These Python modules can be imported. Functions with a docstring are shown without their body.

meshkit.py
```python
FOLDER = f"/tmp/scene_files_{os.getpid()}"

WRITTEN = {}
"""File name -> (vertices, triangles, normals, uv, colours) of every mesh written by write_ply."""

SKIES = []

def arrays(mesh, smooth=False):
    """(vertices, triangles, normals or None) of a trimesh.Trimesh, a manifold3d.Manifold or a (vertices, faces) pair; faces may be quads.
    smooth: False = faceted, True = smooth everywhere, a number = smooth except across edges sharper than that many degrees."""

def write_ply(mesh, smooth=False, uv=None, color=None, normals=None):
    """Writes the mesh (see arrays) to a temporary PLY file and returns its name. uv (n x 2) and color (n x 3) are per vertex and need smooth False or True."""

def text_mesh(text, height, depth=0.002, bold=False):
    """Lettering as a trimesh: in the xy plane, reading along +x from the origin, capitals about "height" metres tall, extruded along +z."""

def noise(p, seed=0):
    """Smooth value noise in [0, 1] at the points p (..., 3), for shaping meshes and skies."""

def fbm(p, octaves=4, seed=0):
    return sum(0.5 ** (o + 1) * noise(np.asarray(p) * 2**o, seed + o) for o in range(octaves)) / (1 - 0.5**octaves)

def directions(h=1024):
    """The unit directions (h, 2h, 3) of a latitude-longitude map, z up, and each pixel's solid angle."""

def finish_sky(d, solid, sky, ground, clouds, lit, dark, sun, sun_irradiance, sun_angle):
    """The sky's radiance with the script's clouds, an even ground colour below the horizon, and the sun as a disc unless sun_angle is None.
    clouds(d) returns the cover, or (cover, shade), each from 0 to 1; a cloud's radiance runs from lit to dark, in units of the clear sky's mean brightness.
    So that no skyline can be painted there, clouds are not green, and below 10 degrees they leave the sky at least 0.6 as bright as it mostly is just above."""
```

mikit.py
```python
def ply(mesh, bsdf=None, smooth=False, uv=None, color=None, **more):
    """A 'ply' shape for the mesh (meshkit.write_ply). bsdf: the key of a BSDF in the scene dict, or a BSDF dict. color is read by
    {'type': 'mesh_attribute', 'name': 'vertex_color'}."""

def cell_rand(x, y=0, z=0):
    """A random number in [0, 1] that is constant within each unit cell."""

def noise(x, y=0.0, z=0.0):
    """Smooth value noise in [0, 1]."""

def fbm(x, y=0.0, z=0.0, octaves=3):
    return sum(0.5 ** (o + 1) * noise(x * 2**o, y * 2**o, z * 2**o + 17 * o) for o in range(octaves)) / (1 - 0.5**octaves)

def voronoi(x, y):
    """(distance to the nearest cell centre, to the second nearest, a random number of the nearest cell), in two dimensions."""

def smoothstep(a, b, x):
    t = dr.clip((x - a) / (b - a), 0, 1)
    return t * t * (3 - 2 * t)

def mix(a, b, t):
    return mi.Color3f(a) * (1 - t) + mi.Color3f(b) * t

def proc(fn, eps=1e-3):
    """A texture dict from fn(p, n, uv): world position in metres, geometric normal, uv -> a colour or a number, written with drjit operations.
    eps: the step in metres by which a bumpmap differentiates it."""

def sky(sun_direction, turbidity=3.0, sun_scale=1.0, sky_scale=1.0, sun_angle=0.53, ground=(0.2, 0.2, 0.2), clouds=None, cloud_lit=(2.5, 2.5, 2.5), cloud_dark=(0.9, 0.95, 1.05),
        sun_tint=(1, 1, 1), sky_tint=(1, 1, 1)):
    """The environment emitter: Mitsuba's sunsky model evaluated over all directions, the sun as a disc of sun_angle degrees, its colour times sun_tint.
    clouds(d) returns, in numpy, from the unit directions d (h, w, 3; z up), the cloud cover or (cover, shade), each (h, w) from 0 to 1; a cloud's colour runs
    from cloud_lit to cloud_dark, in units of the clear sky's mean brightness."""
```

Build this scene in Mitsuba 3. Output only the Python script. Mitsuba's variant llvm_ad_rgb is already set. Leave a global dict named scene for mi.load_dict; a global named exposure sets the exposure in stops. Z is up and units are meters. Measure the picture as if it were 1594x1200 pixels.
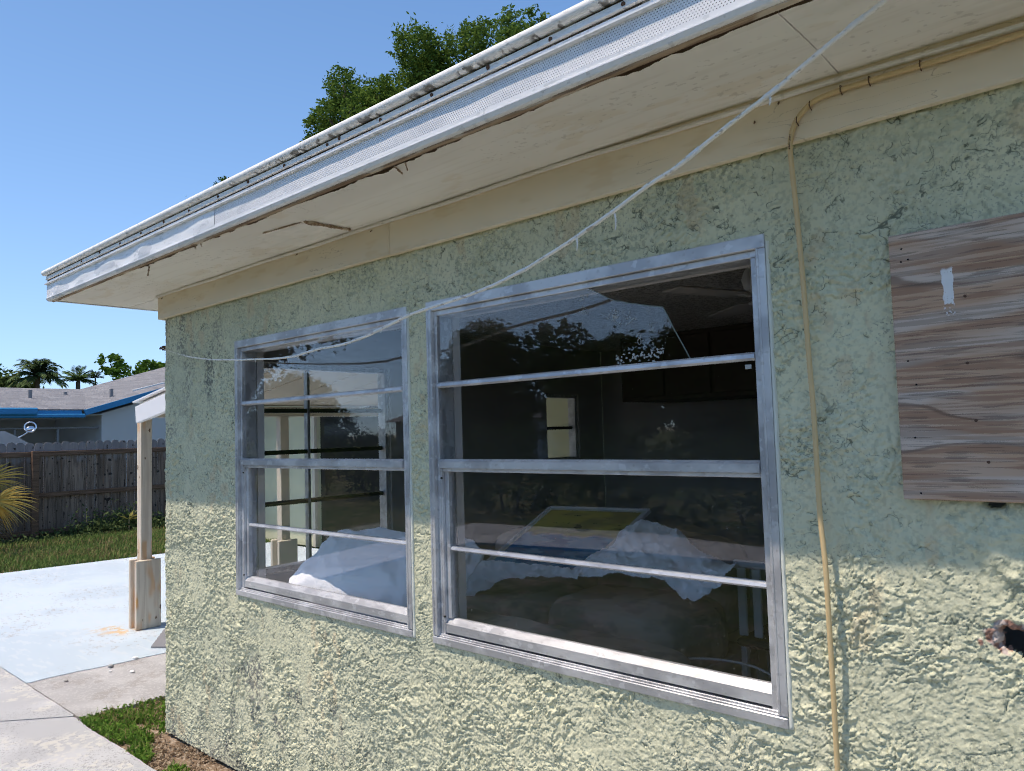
import math, random
import numpy as np, trimesh, mitsuba as mi, drjit as dr
import mikit, meshkit
from mikit import noise, fbm, voronoi, cell_rand, smoothstep, mix, proc
from scipy.interpolate import CubicSpline, PchipInterpolator

random.seed(7)
RNG = np.random.default_rng(7)
T = mi.ScalarTransform4f
scene, labels = {}, {}

# ------------------------------------------------------------------ camera, light, exposure
YAW, PITCH, ROLL, FOCAL = 0.7328, 0.0607, -0.0297, 1178.0
EYE = np.array([4.4659, -1.9268, 1.6411])
fwd = np.array([-math.sin(YAW) * math.cos(PITCH), math.cos(YAW) * math.cos(PITCH), math.sin(PITCH)])
rgt0 = np.array([math.cos(YAW), math.sin(YAW), 0.0])
up0 = np.cross(rgt0, fwd)
upv = -math.sin(ROLL) * rgt0 + math.cos(ROLL) * up0
scene['camera'] = {'type': 'perspective', 'fov_axis': 'x', 'fov': 2 * math.degrees(math.atan(797 / FOCAL)),
                   'near_clip': 0.05, 'far_clip': 2000.0,
                   'to_world': T().look_at(origin=EYE.tolist(), target=(EYE + fwd).tolist(), up=upv.tolist())}
exposure = 1.66
SUN = (-0.50, -1.0, 2.66)
scene['sky'] = mikit.sky(SUN, turbidity=3.0, sky_scale=1.55, ground=(0.25, 0.25, 0.2), sky_tint=(0.92, 0.98, 1.07), sun_tint=(0.98, 1.0, 1.08))

# ------------------------------------------------------------------ helpers
def numbered(key):
    if key not in USED:
        USED.add(key); return key
    k = 1
    while f'{key}_{k:03d}' in USED: k += 1
    USED.add(f'{key}_{k:03d}'); return f'{key}_{k:03d}'
USED = set()

def obj(name, mesh, mat, parent=None, smooth=False, **kw):
    key = numbered((parent + '__' + name) if parent else name)
    scene[key] = mikit.ply(mesh, mat, smooth=smooth, **kw)
    return key

def thing(name, label, cat, group=None):
    key = numbered(name)
    tag(key, label, cat, group)
    return key

def tag(key, label=None, cat=None, group=None, kind=None):
    d = labels.setdefault(key, {})
    for k, v in (('label', label), ('category', cat), ('group', group), ('kind', kind)):
        if v: d[k] = v
    return key

def struct(name, mesh, mat, label=None, **kw):
    return tag(obj(name, mesh, mat, **kw), label, None, None, 'structure')

def box(x0, x1, y0, y1, z0, z1):
    m = trimesh.creation.box((x1 - x0, y1 - y0, z1 - z0)); m.apply_translation(((x0 + x1) / 2, (y0 + y1) / 2, (z0 + z1) / 2)); return m

def rbox(x0, x1, y0, y1, z0, z1, b=0.004):
    b = min(b, (x1 - x0) * .45, (y1 - y0) * .45, (z1 - z0) * .45)
    pts = []
    for x, sx in ((x0, 1), (x1, -1)):
        for y, sy in ((y0, 1), (y1, -1)):
            for z, sz in ((z0, 1), (z1, -1)):
                pts += [(x, y + sy * b, z + sz * b), (x + sx * b, y, z + sz * b), (x + sx * b, y + sy * b, z)]
    return trimesh.convex.convex_hull(np.array(pts))

def cat(ms):
    return trimesh.util.concatenate(ms)

def beam(p, q, w, h, up=(0, 0, 1), b=0.003):
    """chamfered bar of width w (sideways) and height h between two points"""
    p, q, up = np.array(p, float), np.array(q, float), np.array(up, float)
    d = q - p; L = np.linalg.norm(d); d /= L
    s = np.cross(d, up); s /= np.linalg.norm(s); u = np.cross(s, d)
    m = rbox(0, L, -w / 2, w / 2, -h / 2, h / 2, b)
    M = np.eye(4); M[:3, 0], M[:3, 1], M[:3, 2], M[:3, 3] = d, -s, u, p
    m.apply_transform(M); return m

def tube(points, radii, sides=8, caps=True):
    p = np.asarray(points, float); n = len(p)
    r = np.broadcast_to(radii, (n,)).astype(float)
    t = np.gradient(p, axis=0); t /= np.linalg.norm(t, axis=1, keepdims=True) + 1e-12
    a = np.zeros_like(p)
    ref = np.array([0, 0, 1.0]) if abs(t[0, 2]) < .9 else np.array([1.0, 0, 0])
    for i in range(n):
        v = ref - t[i] * (ref @ t[i]); v /= np.linalg.norm(v) + 1e-12; a[i] = v; ref = v
    b = np.cross(t, a); ang = np.arange(sides) * 2 * np.pi / sides
    v = p[:, None] + r[:, None, None] * (np.cos(ang)[None, :, None] * a[:, None] + np.sin(ang)[None, :, None] * b[:, None])
    v = v.reshape(-1, 3)
    i, j = np.meshgrid(np.arange(n - 1), np.arange(sides), indexing='ij')
    q = np.stack([i * sides + j, i * sides + (j + 1) % sides, (i + 1) * sides + (j + 1) % sides, (i + 1) * sides + j], -1).reshape(-1, 4)
    f = np.vstack([q[:, [0, 1, 2]], q[:, [0, 2, 3]]])
    if caps:
        v = np.vstack([v, p[:1], p[-1:]]); k = np.arange(sides)
        f = np.vstack([f, np.stack([k * 0 + n * sides, (k + 1) % sides, k], 1),
                       np.stack([k * 0 + n * sides + 1, (n - 1) * sides + k, (n - 1) * sides + (k + 1) % sides], 1)])
    return trimesh.Trimesh(v, f, process=False)

def spline(points, n):
    p = np.asarray(points, float)
    s = np.r_[0, np.cumsum(np.linalg.norm(np.diff(p, axis=0), axis=1))]
    return np.stack([PchipInterpolator(s, p[:, k])(np.linspace(0, s[-1], n)) for k in range(3)], 1)

def grid(P):
    """mesh from an (n, m, 3) array of points"""
    n, m = P.shape[:2]
    i, j = np.meshgrid(np.arange(n - 1), np.arange(m - 1), indexing='ij')
    q = np.stack([i * m + j, (i + 1) * m + j, (i + 1) * m + j + 1, i * m + j + 1], -1).reshape(-1, 4)
    return trimesh.Trimesh(P.reshape(-1, 3), np.vstack([q[:, [0, 1, 2]], q[:, [0, 2, 3]]]), process=False)

def prism(profile, x0, x1, n=1, wob=None):
    """closed (y, z) outline swept along x, with ends"""
    from shapely.geometry import Polygon
    m = trimesh.creation.extrude_polygon(Polygon(profile), x1 - x0, engine='earcut')
    v = m.vertices.copy()
    m.vertices = np.stack([x0 + v[:, 2], v[:, 0], v[:, 1]], 1)
    return m

def lathe(profile, n=24, at=(0, 0, 0)):
    m = trimesh.creation.revolve(np.array(profile, float), sections=n); m.apply_translation(at); return m

def soft(c, s, e=0.45, sub=4, lump=0.0, seed=0, freq=4.0):
    """cushion: a rounded-box superellipsoid with gentle lumps"""
    m = trimesh.creation.icosphere(subdivisions=sub)
    n = m.vertices.copy()
    v = np.sign(n) * np.abs(n) ** e
    v /= np.max(np.abs(v), axis=0)
    v = v * np.array(s) / 2
    if lump:
        v += n * ((meshkit.fbm(v * freq + 9.3, 3, seed) - .5) * 2 * lump)[:, None]
    m.vertices = v + np.array(c); return m

def leaves(centres, size, rng, col_a, col_b, flat=0.35, aspect=0.45, sun=None, bright=None):
    """one mesh of small pointed leaves (two triangles each) with a colour of its own on every leaf"""
    n = len(centres)
    d = rng.normal(size=(n, 3)); d[:, 2] *= .7; d /= np.linalg.norm(d, axis=1, keepdims=True)
    r = rng.normal(size=(n, 3)); r[:, 2] *= flat; s = np.cross(d, r); s /= np.linalg.norm(s, axis=1, keepdims=True)
    nrm = np.cross(d, s)
    L = size * rng.uniform(.6, 1.3, n)[:, None]
    a = centres - d * L / 2; b = centres + d * L / 2
    c1 = centres + s * L * aspect / 2 + nrm * L * .08; c2 = centres - s * L * aspect / 2 + nrm * L * .08
    v = np.stack([a, c1, b, c2], 1).reshape(-1, 3)
    k = np.arange(n) * 4
    f = np.vstack([np.stack([k, k + 1, k + 2], 1), np.stack([k, k + 2, k + 3], 1)])
    t = rng.uniform(0, 1, n)[:, None] if bright is None else bright[:, None]
    c = np.array(col_a) * (1 - t) + np.array(col_b) * t
    return trimesh.Trimesh(v, f, process=False), np.repeat(c, 4, axis=0)

def crown(blobs, per, rng, fill=0.55):
    """leaf centres in clumps spread through the crown's blobs (x, y, z, r)"""
    out = []
    for (x, y, z, r) in blobs:
        k = max(4, int(per * r * r))
        dirs = rng.normal(size=(k // 12 + 1, 3)); dirs /= np.linalg.norm(dirs, axis=1, keepdims=True)
        cl = dirs * (r * rng.uniform(fill, 1.08, len(dirs)) ** .7)[:, None]
        p = np.repeat(cl, 12, axis=0)[:k] + rng.normal(size=(min(k, len(cl) * 12), 3)) * r * .13
        out.append(p * [1, 1, .9] + [x, y, z])
    return np.vstack(out)

# ------------------------------------------------------------------ materials
def rgb(c): return {'type': 'rgb', 'value': list(c)}
def pbr(base, rough=.6, two=True, **kw):
    b = {'type': 'principled', 'base_color': base if isinstance(base, dict) else rgb(base), 'roughness': rough, **kw}
    return {'type': 'twosided', 'bsdf': b} if two else b
def bumped(b, fn, scale=1.0, eps=1e-3):
    inner = b['bsdf'] if b['type'] == 'twosided' else b
    return {'type': 'twosided', 'bsdf': {'type': 'bumpmap', 'arbitrary': proc(fn, eps), 'scale': scale, 'bsdf': inner}}

def veins(x, z, fb):
    """ragged trowel cracks of the stucco: 0 on a crack's line; the same function cuts the cracks into the wall mesh"""
    w = fb(x * 5, z * 5, 3.1, 3)
    return abs(fb(x * 12 + w * 2.4, z * 16 + w * 2.0, 1.7, 4) - .5), abs(fb(x * 42 + w * 3, z * 36 - w * 3, 5.7, 3) - .5), fb(x * 2.6, z * 3.4, 11.3, 3), fb(x * 38, z * 42, 8.2, 3)
def c_stucco(p, n, uv):
    x, z = p.x + p.y * .7, p.z
    va, vb, region, brk = veins(p.x, p.z, fbm)
    base = mix((.615, .605, .425), (.56, .56, .40), smoothstep(.35, .65, fbm(x * 2.1, z * 2.3, 7, 3)))
    base = mix(base, (.61, .595, .44), smoothstep(.58, .72, fbm(x * 3.3 + 9, z * 3.1, 4, 3)) * .40)
    base = mix(base, (.36, .375, .265), smoothstep(.48, .70, fbm(x * 115, z * 115, 4, 3)) * (.38 + .45 * smoothstep(.42, .60, fbm(x * 3.1, z * 4.2, 27, 3))))
    m = smoothstep(.40, .56, region + .10 * smoothstep(1.2, 2.0, z))
    ca = smoothstep(.010, .002, va) * smoothstep(.46, .56, brk)
    cb = smoothstep(.018, .003, vb) * smoothstep(.50, .58, brk) * .8
    base = mix(base, (.10, .115, .09), (ca + cb - ca * cb) * (.32 + .50 * m))             # mould grown along the cracks
    speck = smoothstep(.66, .74, fbm(x * 230, z * 230, 2, 2)) * smoothstep(.42, .6, fbm(x * 6, z * 7, 5, 3))
    base = mix(base, (.16, .18, .145), speck * .5)
    foot = smoothstep(.50, .66, fbm(x * 9, z * 6, 21, 4) - .02) * smoothstep(.40, .62, fbm(x * 1.9, z * 2.6, 44, 2) + .5 * (smoothstep(.75, .15, z) * smoothstep(.35, .8, x) * smoothstep(2.4, 1.3, x)) - .22)
    base = mix(base, (.14, .145, .135), foot * .8 * smoothstep(.42, .62, fbm(x * 95, z * 95, 8, 2)))
    rust = smoothstep(.62, .72, fbm(x * 6, z * 2.2, 31, 3)) * smoothstep(.55, .7, noise(x * 30, z * 18, 4))
    base = mix(base, (.55, .42, .26), rust * .35)
    d = dr.sqrt(dr.square((p.x - 4.145) / 1.6) + dr.square(p.z - 1.172)) + (fbm(x * 30, z * 30, 3, 3) - .5) * .045
    return mix(base, mix((.50, .42, .38), (.30, .17, .13), smoothstep(.4, .6, noise(x * 60, z * 60, 5))), smoothstep(.040, .034, d))
def h_fine(p, n, uv):
    return (noise(p.x * 260, p.y * 260, p.z * 260) * .6 + noise(p.x * 120, p.y * 120, p.z * 120)) * .0011
scene['mat_stucco'] = bumped(pbr(proc(c_stucco), .92, specular=.2), h_fine)

def c_soffit(p, n, uv):
    s = fbm(p.x * 1.3, p.y * 5, 2, 3)
    base = mix((.79, .765, .715), (.74, .71, .66), smoothstep(.35, .65, s))
    base = mix(base, (.66, .58, .46), smoothstep(.52, .68, fbm(p.x * 2.2, p.y * 7, 9, 3)) * smoothstep(.50, .64, fbm(p.x * 9, p.y * 22, 3, 4)) * .45)
    streak = smoothstep(.58, .74, fbm(p.x * 4, p.y * 60, 5, 4))
    base = mix(base, (.50, .45, .38), streak * .14)
    spot = smoothstep(.70, .80, fbm(p.x * 60, p.y * 90, 6, 2)) * smoothstep(.52, .65, fbm(p.x * 3, p.y * 4, 8, 2))
    return mix(base, (.20, .17, .14), spot * .22)
def h_soffit(p, n, uv):
    return fbm(p.x * 22, p.y * 60, p.z * 60, 3) * .0030 + noise(p.x * 140, p.y * 140, p.z * 140) * .0006
scene['mat_soffit'] = bumped(pbr(proc(c_soffit), .8, specular=.25), h_soffit)

def c_frieze(p, n, uv):
    base = mix((.76, .655, .49), (.71, .615, .465), smoothstep(.3, .7, fbm(p.x * 2, p.z * 9, 2, 3)))
    base = mix(base, (.60, .46, .27), smoothstep(.58, .74, fbm(p.x * 6, p.z * 22, 9, 4)) * .35)
    crack = smoothstep(.010, .003, dr.abs(fbm(p.x * 5, p.z * 40, 6, 3) - .5)) * smoothstep(.55, .7, fbm(p.x * 3, p.z * 5, 3, 2))
    return mix(base, (.30, .24, .16), crack * .5)
scene['mat_frieze'] = bumped(pbr(proc(c_frieze), .75, specular=.3), h_soffit)

def c_fascia(p, n, uv):
    base = mi.Color3f(.76, .765, .78)
    worn = smoothstep(.585, .61, fbm(p.x * 7, p.z * 22, 4, 4)) * smoothstep(2.0, 1.2, p.x)
    base = mix(base, (.56, .58, .61), worn * .75)
    scuff = smoothstep(.68, .76, fbm(p.x * 45, p.z * 90, 3, 3))
    return mix(base, (.45, .46, .47), scuff * .45)
scene['mat_fascia'] = pbr(proc(c_fascia), .42, specular=.5)

def c_perf(p, n, uv):
    base = mix((.76, .765, .78), (.64, .65, .68), smoothstep(.56, .66, fbm(p.x * 6, p.z * 12, 4, 3)) * .6)
    s = .0064
    row = dr.floor(p.z / s); u = p.x / s * .8 + .5 * (row - 2 * dr.floor(row / 2))
    fx, fz = u - dr.floor(u) - .5, p.z / s - row - .5
    hole = smoothstep(.27, .17, dr.sqrt(fx * fx + fz * fz))
    return mix(base, (.12, .12, .13), hole * .92)
scene['mat_perforated'] = pbr(proc(c_perf), .45, specular=.5)

def c_grime(p, n, uv):
    base = mi.Color3f(.80, .79, .77)
    low = smoothstep(2.657, 2.647, p.z + (fbm(p.x * 30, p.z * 40, 2, 4) - .5) * .030)
    dirt = smoothstep(.44, .60, fbm(p.x * 60, p.z * 110, 3, 4)) * low * smoothstep(2.6425, 2.6465, p.z) * smoothstep(.9, 2.4, p.x + noise(p.x * 3, 1, 1))
    base = mix(base, (.11, .095, .075), dirt * .92)
    return mix(base, (.45, .42, .38), smoothstep(.62, .74, fbm(p.x * 45, p.z * 130, 7, 3)) * .35)
scene['mat_grimy_metal'] = pbr(proc(c_grime), .5, specular=.4)
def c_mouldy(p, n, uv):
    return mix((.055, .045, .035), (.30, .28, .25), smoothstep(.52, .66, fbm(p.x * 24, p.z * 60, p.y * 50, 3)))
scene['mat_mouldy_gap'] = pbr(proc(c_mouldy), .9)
scene['mat_rust'] = pbr((.10, .055, .035), .85)

def c_rot(p, n, uv):
    g = fbm(p.x * 7, p.y * 130, p.z * 130, 3)
    base = mix((.40, .29, .20), (.20, .13, .085), smoothstep(.35, .65, g))
    return mix(base, (.58, .50, .40), smoothstep(.56, .66, fbm(p.x * 9, p.y * 40, p.z * 40, 3)) * .8)
scene['mat_rot_gap_shade'] = pbr((.16, .105, .07), .95)  # rotten rim coloured dark so the open soffit gap reads as shaded
scene['mat_rotten_wood'] = pbr(proc(c_rot), .9)

def c_alu(p, n, uv):
    m = fbm(p.x * 9, p.y * 30, p.z * 9, 4)
    base = mix((.60, .60, .61), (.43, .43, .445), smoothstep(.40, .62, m))
    base = mix(base, (.70, .71, .73), smoothstep(.60, .68, fbm(p.x * 40, p.y * 40, p.z * 40 + 5, 3)) * .5)
    return mix(base, (.30, .28, .26), smoothstep(.68, .78, fbm(p.x * 70, p.y * 70, p.z * 70, 2)) * .3)
scene['mat_aluminium'] = pbr(proc(c_alu), .38, metallic=.45, specular=.5)
scene['mat_caulk'] = pbr((.60, .62, .56), .8)
scene['mat_bead'] = pbr((.55, .53, .52), .7)
scene['mat_reveal'] = pbr((.24, .23, .225), .8)
scene['mat_glass'] = {'type': 'thindielectric', 'int_ior': 1.52}
scene['mat_residue'] = pbr((.36, .37, .36), .9)
scene['mat_dark'] = pbr((.012, .012, .012), .9)
scene['mat_glass_edge'] = pbr((.16, .20, .19), .3)

def c_walk(p, n, uv):
    base = mix((.425, .43, .435), (.355, .36, .365), smoothstep(.38, .62, fbm(p.x * 2.4, p.y * 2.4, 3, 3)))
    g = noise(p.x * 160, p.y * 160, 5) * .6 + noise(p.x * 70, p.y * 70, 2) * .4
    base = mix(base, (.26, .26, .26), smoothstep(.56, .70, g) * smoothstep(.35, .60, fbm(p.x * 4.5, p.y * 4.5, 8, 3)) * .75)
    return mix(base, (.52, .50, .44), smoothstep(.52, .72, fbm(p.x * 6, p.y * 6, 14, 4)) * smoothstep(.45, .6, noise(p.x * 50, p.y * 50, 7)) * .6)
def h_walk(p, n, uv):
    return (noise(p.x * 160, p.y * 160, 5) + .6 * noise(p.x * 60, p.y * 60, 3)) * .0018
scene['mat_walk'] = bumped(pbr(proc(c_walk), .93, specular=.2), h_walk)
def c_slab(p, n, uv):
    base = mix((.375, .37, .365), (.315, .31, .305), smoothstep(.36, .64, fbm(p.x * 3, p.y * 5, 3, 4)))
    base = mix(base, (.24, .22, .20), smoothstep(.60, .70, fbm(p.x * 7, p.y * 9, 6, 4)) * .45)
    return mix(base, (.50, .49, .48), smoothstep(.62, .70, noise(p.x * 80, p.y * 80, 2)) * .3)
scene['mat_slab'] = bumped(pbr(proc(c_slab), .93, specular=.2), h_walk)
def c_paint(p, n, uv):
    base = mix((.43, .50, .555), (.385, .455, .51), smoothstep(.35, .65, fbm(p.x * 1.5, p.y * 1.5, 3, 3)))
    chip = smoothstep(.64, .69, fbm(p.x * 24, p.y * 44, 6, 4)) * smoothstep(.42, .58, fbm(p.x * 1.7, p.y * 1.7, 9, 2))
    base = mix(base, (.33, .33, .33), chip * .75)
    base = mix(base, (.46, .50, .53), smoothstep(.56, .72, fbm(p.x * 9, p.y * 34, 2, 4)) * .55)
    d = dr.sqrt(dr.square(p.x + 2.72) + dr.square((p.y - .74) * 1.6))
    rust = smoothstep(.36, .05, d + (fbm(p.x * 14, p.y * 14, 1, 3) - .5) * .4) * smoothstep(.35, .6, fbm(p.x * 22, p.y * 22, 4, 3))
    return mix(base, (.50, .33, .14), rust * .8)
scene['mat_painted_concrete'] = bumped(pbr(proc(c_paint), .85, specular=.25), h_walk)

def c_ground(p, n, uv):
    g = fbm(p.x * 1.1, p.y * 1.1, 2, 4)
    base = mix((.040, .062, .018), (.080, .082, .034), smoothstep(.4, .62, g))
    base = mix(base, (.12, .10, .07), smoothstep(.55, .66, fbm(p.x * 6, p.y * 6, 5, 4)) * .7)
    return mix(base, (.035, .045, .015), smoothstep(.60, .70, noise(p.x * 40, p.y * 40, 3)) * .5)
scene['mat_ground'] = pbr(proc(c_ground), .95, specular=.1)
def c_soil(p, n, uv):
    base = mix((.20, .145, .10), (.12, .085, .055), smoothstep(.4, .6, fbm(p.x * 14, p.y * 14, 2, 4)))
    return mix(base, (.36, .30, .23), smoothstep(.60, .68, noise(p.x * 75, p.y * 75, 3)) * .7)
scene['mat_soil'] = pbr(proc(c_soil), .95, specular=.1)

VC = {'type': 'mesh_attribute', 'name': 'vertex_color'}
scene['mat_leaf'] = {'type': 'principledthin', 'base_color': VC, 'roughness': .45, 'diff_trans': .55, 'eta': 1.4}
scene['mat_blade'] = {'type': 'principledthin', 'base_color': VC, 'roughness': .6, 'diff_trans': .5, 'eta': 1.3}
scene['mat_bark'] = pbr((.13, .10, .075), .95)
scene['mat_straw'] = pbr((.42, .33, .20), .9)

def c_fence(p, n, uv):
    k = cell_rand(dr.floor(p.y / .142), 3, 1)
    g = fbm(p.y * 60, p.z * 3.5, k * 9, 3)
    base = mix((.215, .165, .13), (.12, .088, .068), smoothstep(.35, .65, g)) * (.75 + .5 * k)
    top = smoothstep(1.35, 1.5, p.z + .25 * (noise(p.y * 30, p.z * 2, 2) - .5))
    base = mix(base, (.27, .265, .28), top * .6)                                    # weathered silver above the rail
    knot = smoothstep(.86, .90, noise(p.y * 26, p.z * 15, 4))
    return mix(base, (.035, .028, .024), knot)
scene['mat_fence'] = pbr(proc(c_fence), .92, specular=.15)
def c_rail(p, n, uv):
    return mix((.185, .115, .075), (.105, .065, .045), smoothstep(.35, .65, fbm(p.y * 4, p.z * 70, p.x * 40, 3)))
scene['mat_rail'] = pbr(proc(c_rail), .9, specular=.15)

def c_post(p, n, uv):
    g = fbm(p.x * 55, p.y * 55, p.z * 2.2, 3)
    base = mix((.66, .585, .48), (.56, .48, .385), smoothstep(.35, .65, g))
    st = smoothstep(.48, .62, fbm(p.x * 22, p.y * 22, p.z * 1.6 + 4, 3)) * (smoothstep(.55, .62, fbm(p.x * 3, p.y * 3, p.z * 3.1, 3)) * .6 + .55 * smoothstep(.62, .59, p.z) * smoothstep(.40, .60, fbm(p.x * 9, p.y * 9, p.z * 5, 2)))
    base = mix(base, (.60, .31, .11), st)
    kn = smoothstep(.87, .91, noise(p.y * 26, p.x * 26, p.z * 12 + 2))
    return mix(base, (.16, .10, .06), kn)
scene['mat_post'] = pbr(proc(c_post), .8, specular=.2)
scene['mat_white_paint'] = pbr((.76, .77, .80), .5)
scene['mat_cream_board'] = pbr((.55, .50, .42), .8)

def c_ply(p, n, uv):
    x, z = p.x, p.z
    wv = fbm(x * .9 + 2, z * 2.4, 3, 3) + .35 * fbm(x * 3.4, z * 5.5, 12, 2)
    q = z * 10.0 + 3.4 * wv + .20 * fbm(x * 6, z * 36, 8, 3)
    f = q - dr.floor(q)
    band = smoothstep(.05, .75, f) * smoothstep(1.0, .80, f)                         # cathedral grain of rotary-cut veneer
    fine = fbm(x * 7, z * 190, 5, 4)
    grey = mix((.58, .53, .485), (.42, .375, .335), smoothstep(.38, .62, fine))
    brown = mix((.47, .315, .22), (.33, .20, .135), smoothstep(.40, .62, fine))
    reg = smoothstep(.34, .62, fbm(x * 2.2, z * 4.4, 17, 3) + .10 * smoothstep(1.78, 2.05, z) + .04)
    strk = smoothstep(.44, .64, fbm(x * 2.2 + 2.5 * wv, z * 38 + 3 * wv, 13, 4))
    base = mix(grey, brown, dr.minimum(.28 + (.15 + .45 * reg) * band + .10 * reg + .42 * strk * (.45 + .55 * reg), 1.0))
    base = mix(base, (.12, .075, .055), smoothstep(.84, .90, f) * smoothstep(.96, .92, f) * .6 * smoothstep(.44, .60, fbm(x * 3, z * 9, 2, 2)))
    base = mix(base, (.10, .08, .07), smoothstep(.64, .74, fbm(x * 14, z * 300, 6, 2)) * .45)
    # dab of white paint
    dx = (x - 4.074 - (1.98 - z) * .012 + .002 * (noise(z * 90, 4, 2) - .5)) / (.0088 + .003 * noise(z * 110, 2, 2)); dz = (z - 1.924 + .008 * noise(x * 120, 2, 5)) / .052
    dab = smoothstep(1.08, .92, dr.maximum(dr.abs(dx), dr.abs(dz))) * smoothstep(.12 + .62 * smoothstep(1.915, 1.872, z), .16 + .64 * smoothstep(1.915, 1.872, z), noise(x * 330, z * 330, 3) * .55 + .45 * noise(x * 40, z * 420, 9))
    return mix(base, (.72, .74, .76), dab * .93)
def h_ply(p, n, uv):
    return fbm(p.x * 7, p.z * 260, p.y * 90, 3) * .0012
scene['mat_plywood'] = bumped(pbr(proc(c_ply), .85, specular=.2), h_ply)

def c_shingle(p, n, uv):
    row = dr.floor((p.z) / .052)
    k = cell_rand(dr.floor((p.y + p.x * .3) / .28 + .5 * row), row, 2)
    base = mix((.14, .144, .155), (.20, .203, .212), k)
    return mix(base, (.14, .13, .13), smoothstep(.55, .7, noise(p.x * 24, p.y * 24, p.z * 60)) * .6)
scene['mat_shingle'] = pbr(proc(c_shingle), .95, specular=.1)
scene['mat_blue'] = pbr((.02, .20, .42), .5)
scene['mat_nbr_wall'] = pbr((.52, .51, .50), .85)
scene['mat_nbr_dark'] = pbr((.016, .016, .019), .5)
scene['mat_porch_wall'] = pbr((.50, .49, .47), .85)
scene['mat_doorway_shade'] = pbr((.018, .018, .020), .08, specular=.5)  # near black put in for the shade of the wing doorway
scene['mat_grey_trim'] = pbr((.20, .20, .21), .6)
scene['mat_chrome'] = pbr((.80, .80, .82), .15, metallic=1.0)
scene['mat_silver'] = pbr((.55, .55, .57), .25, metallic=.6)
scene['mat_wing_wall'] = pbr((.59, .585, .41), .9)
scene['mat_cable'] = pbr((.58, .43, .22), .5)
def c_rope(p, n, uv):
    return mix((.80, .78, .74), (.50, .46, .41), smoothstep(.58, .70, fbm(p.x * 60, p.y * 60, p.z * 90, 3)))
scene['mat_rope'] = pbr(proc(c_rope), .7)
scene['mat_tape'] = pbr((.74, .74, .73), .6)
scene['mat_house_board'] = pbr((.30, .30, .32), .8)

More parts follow.
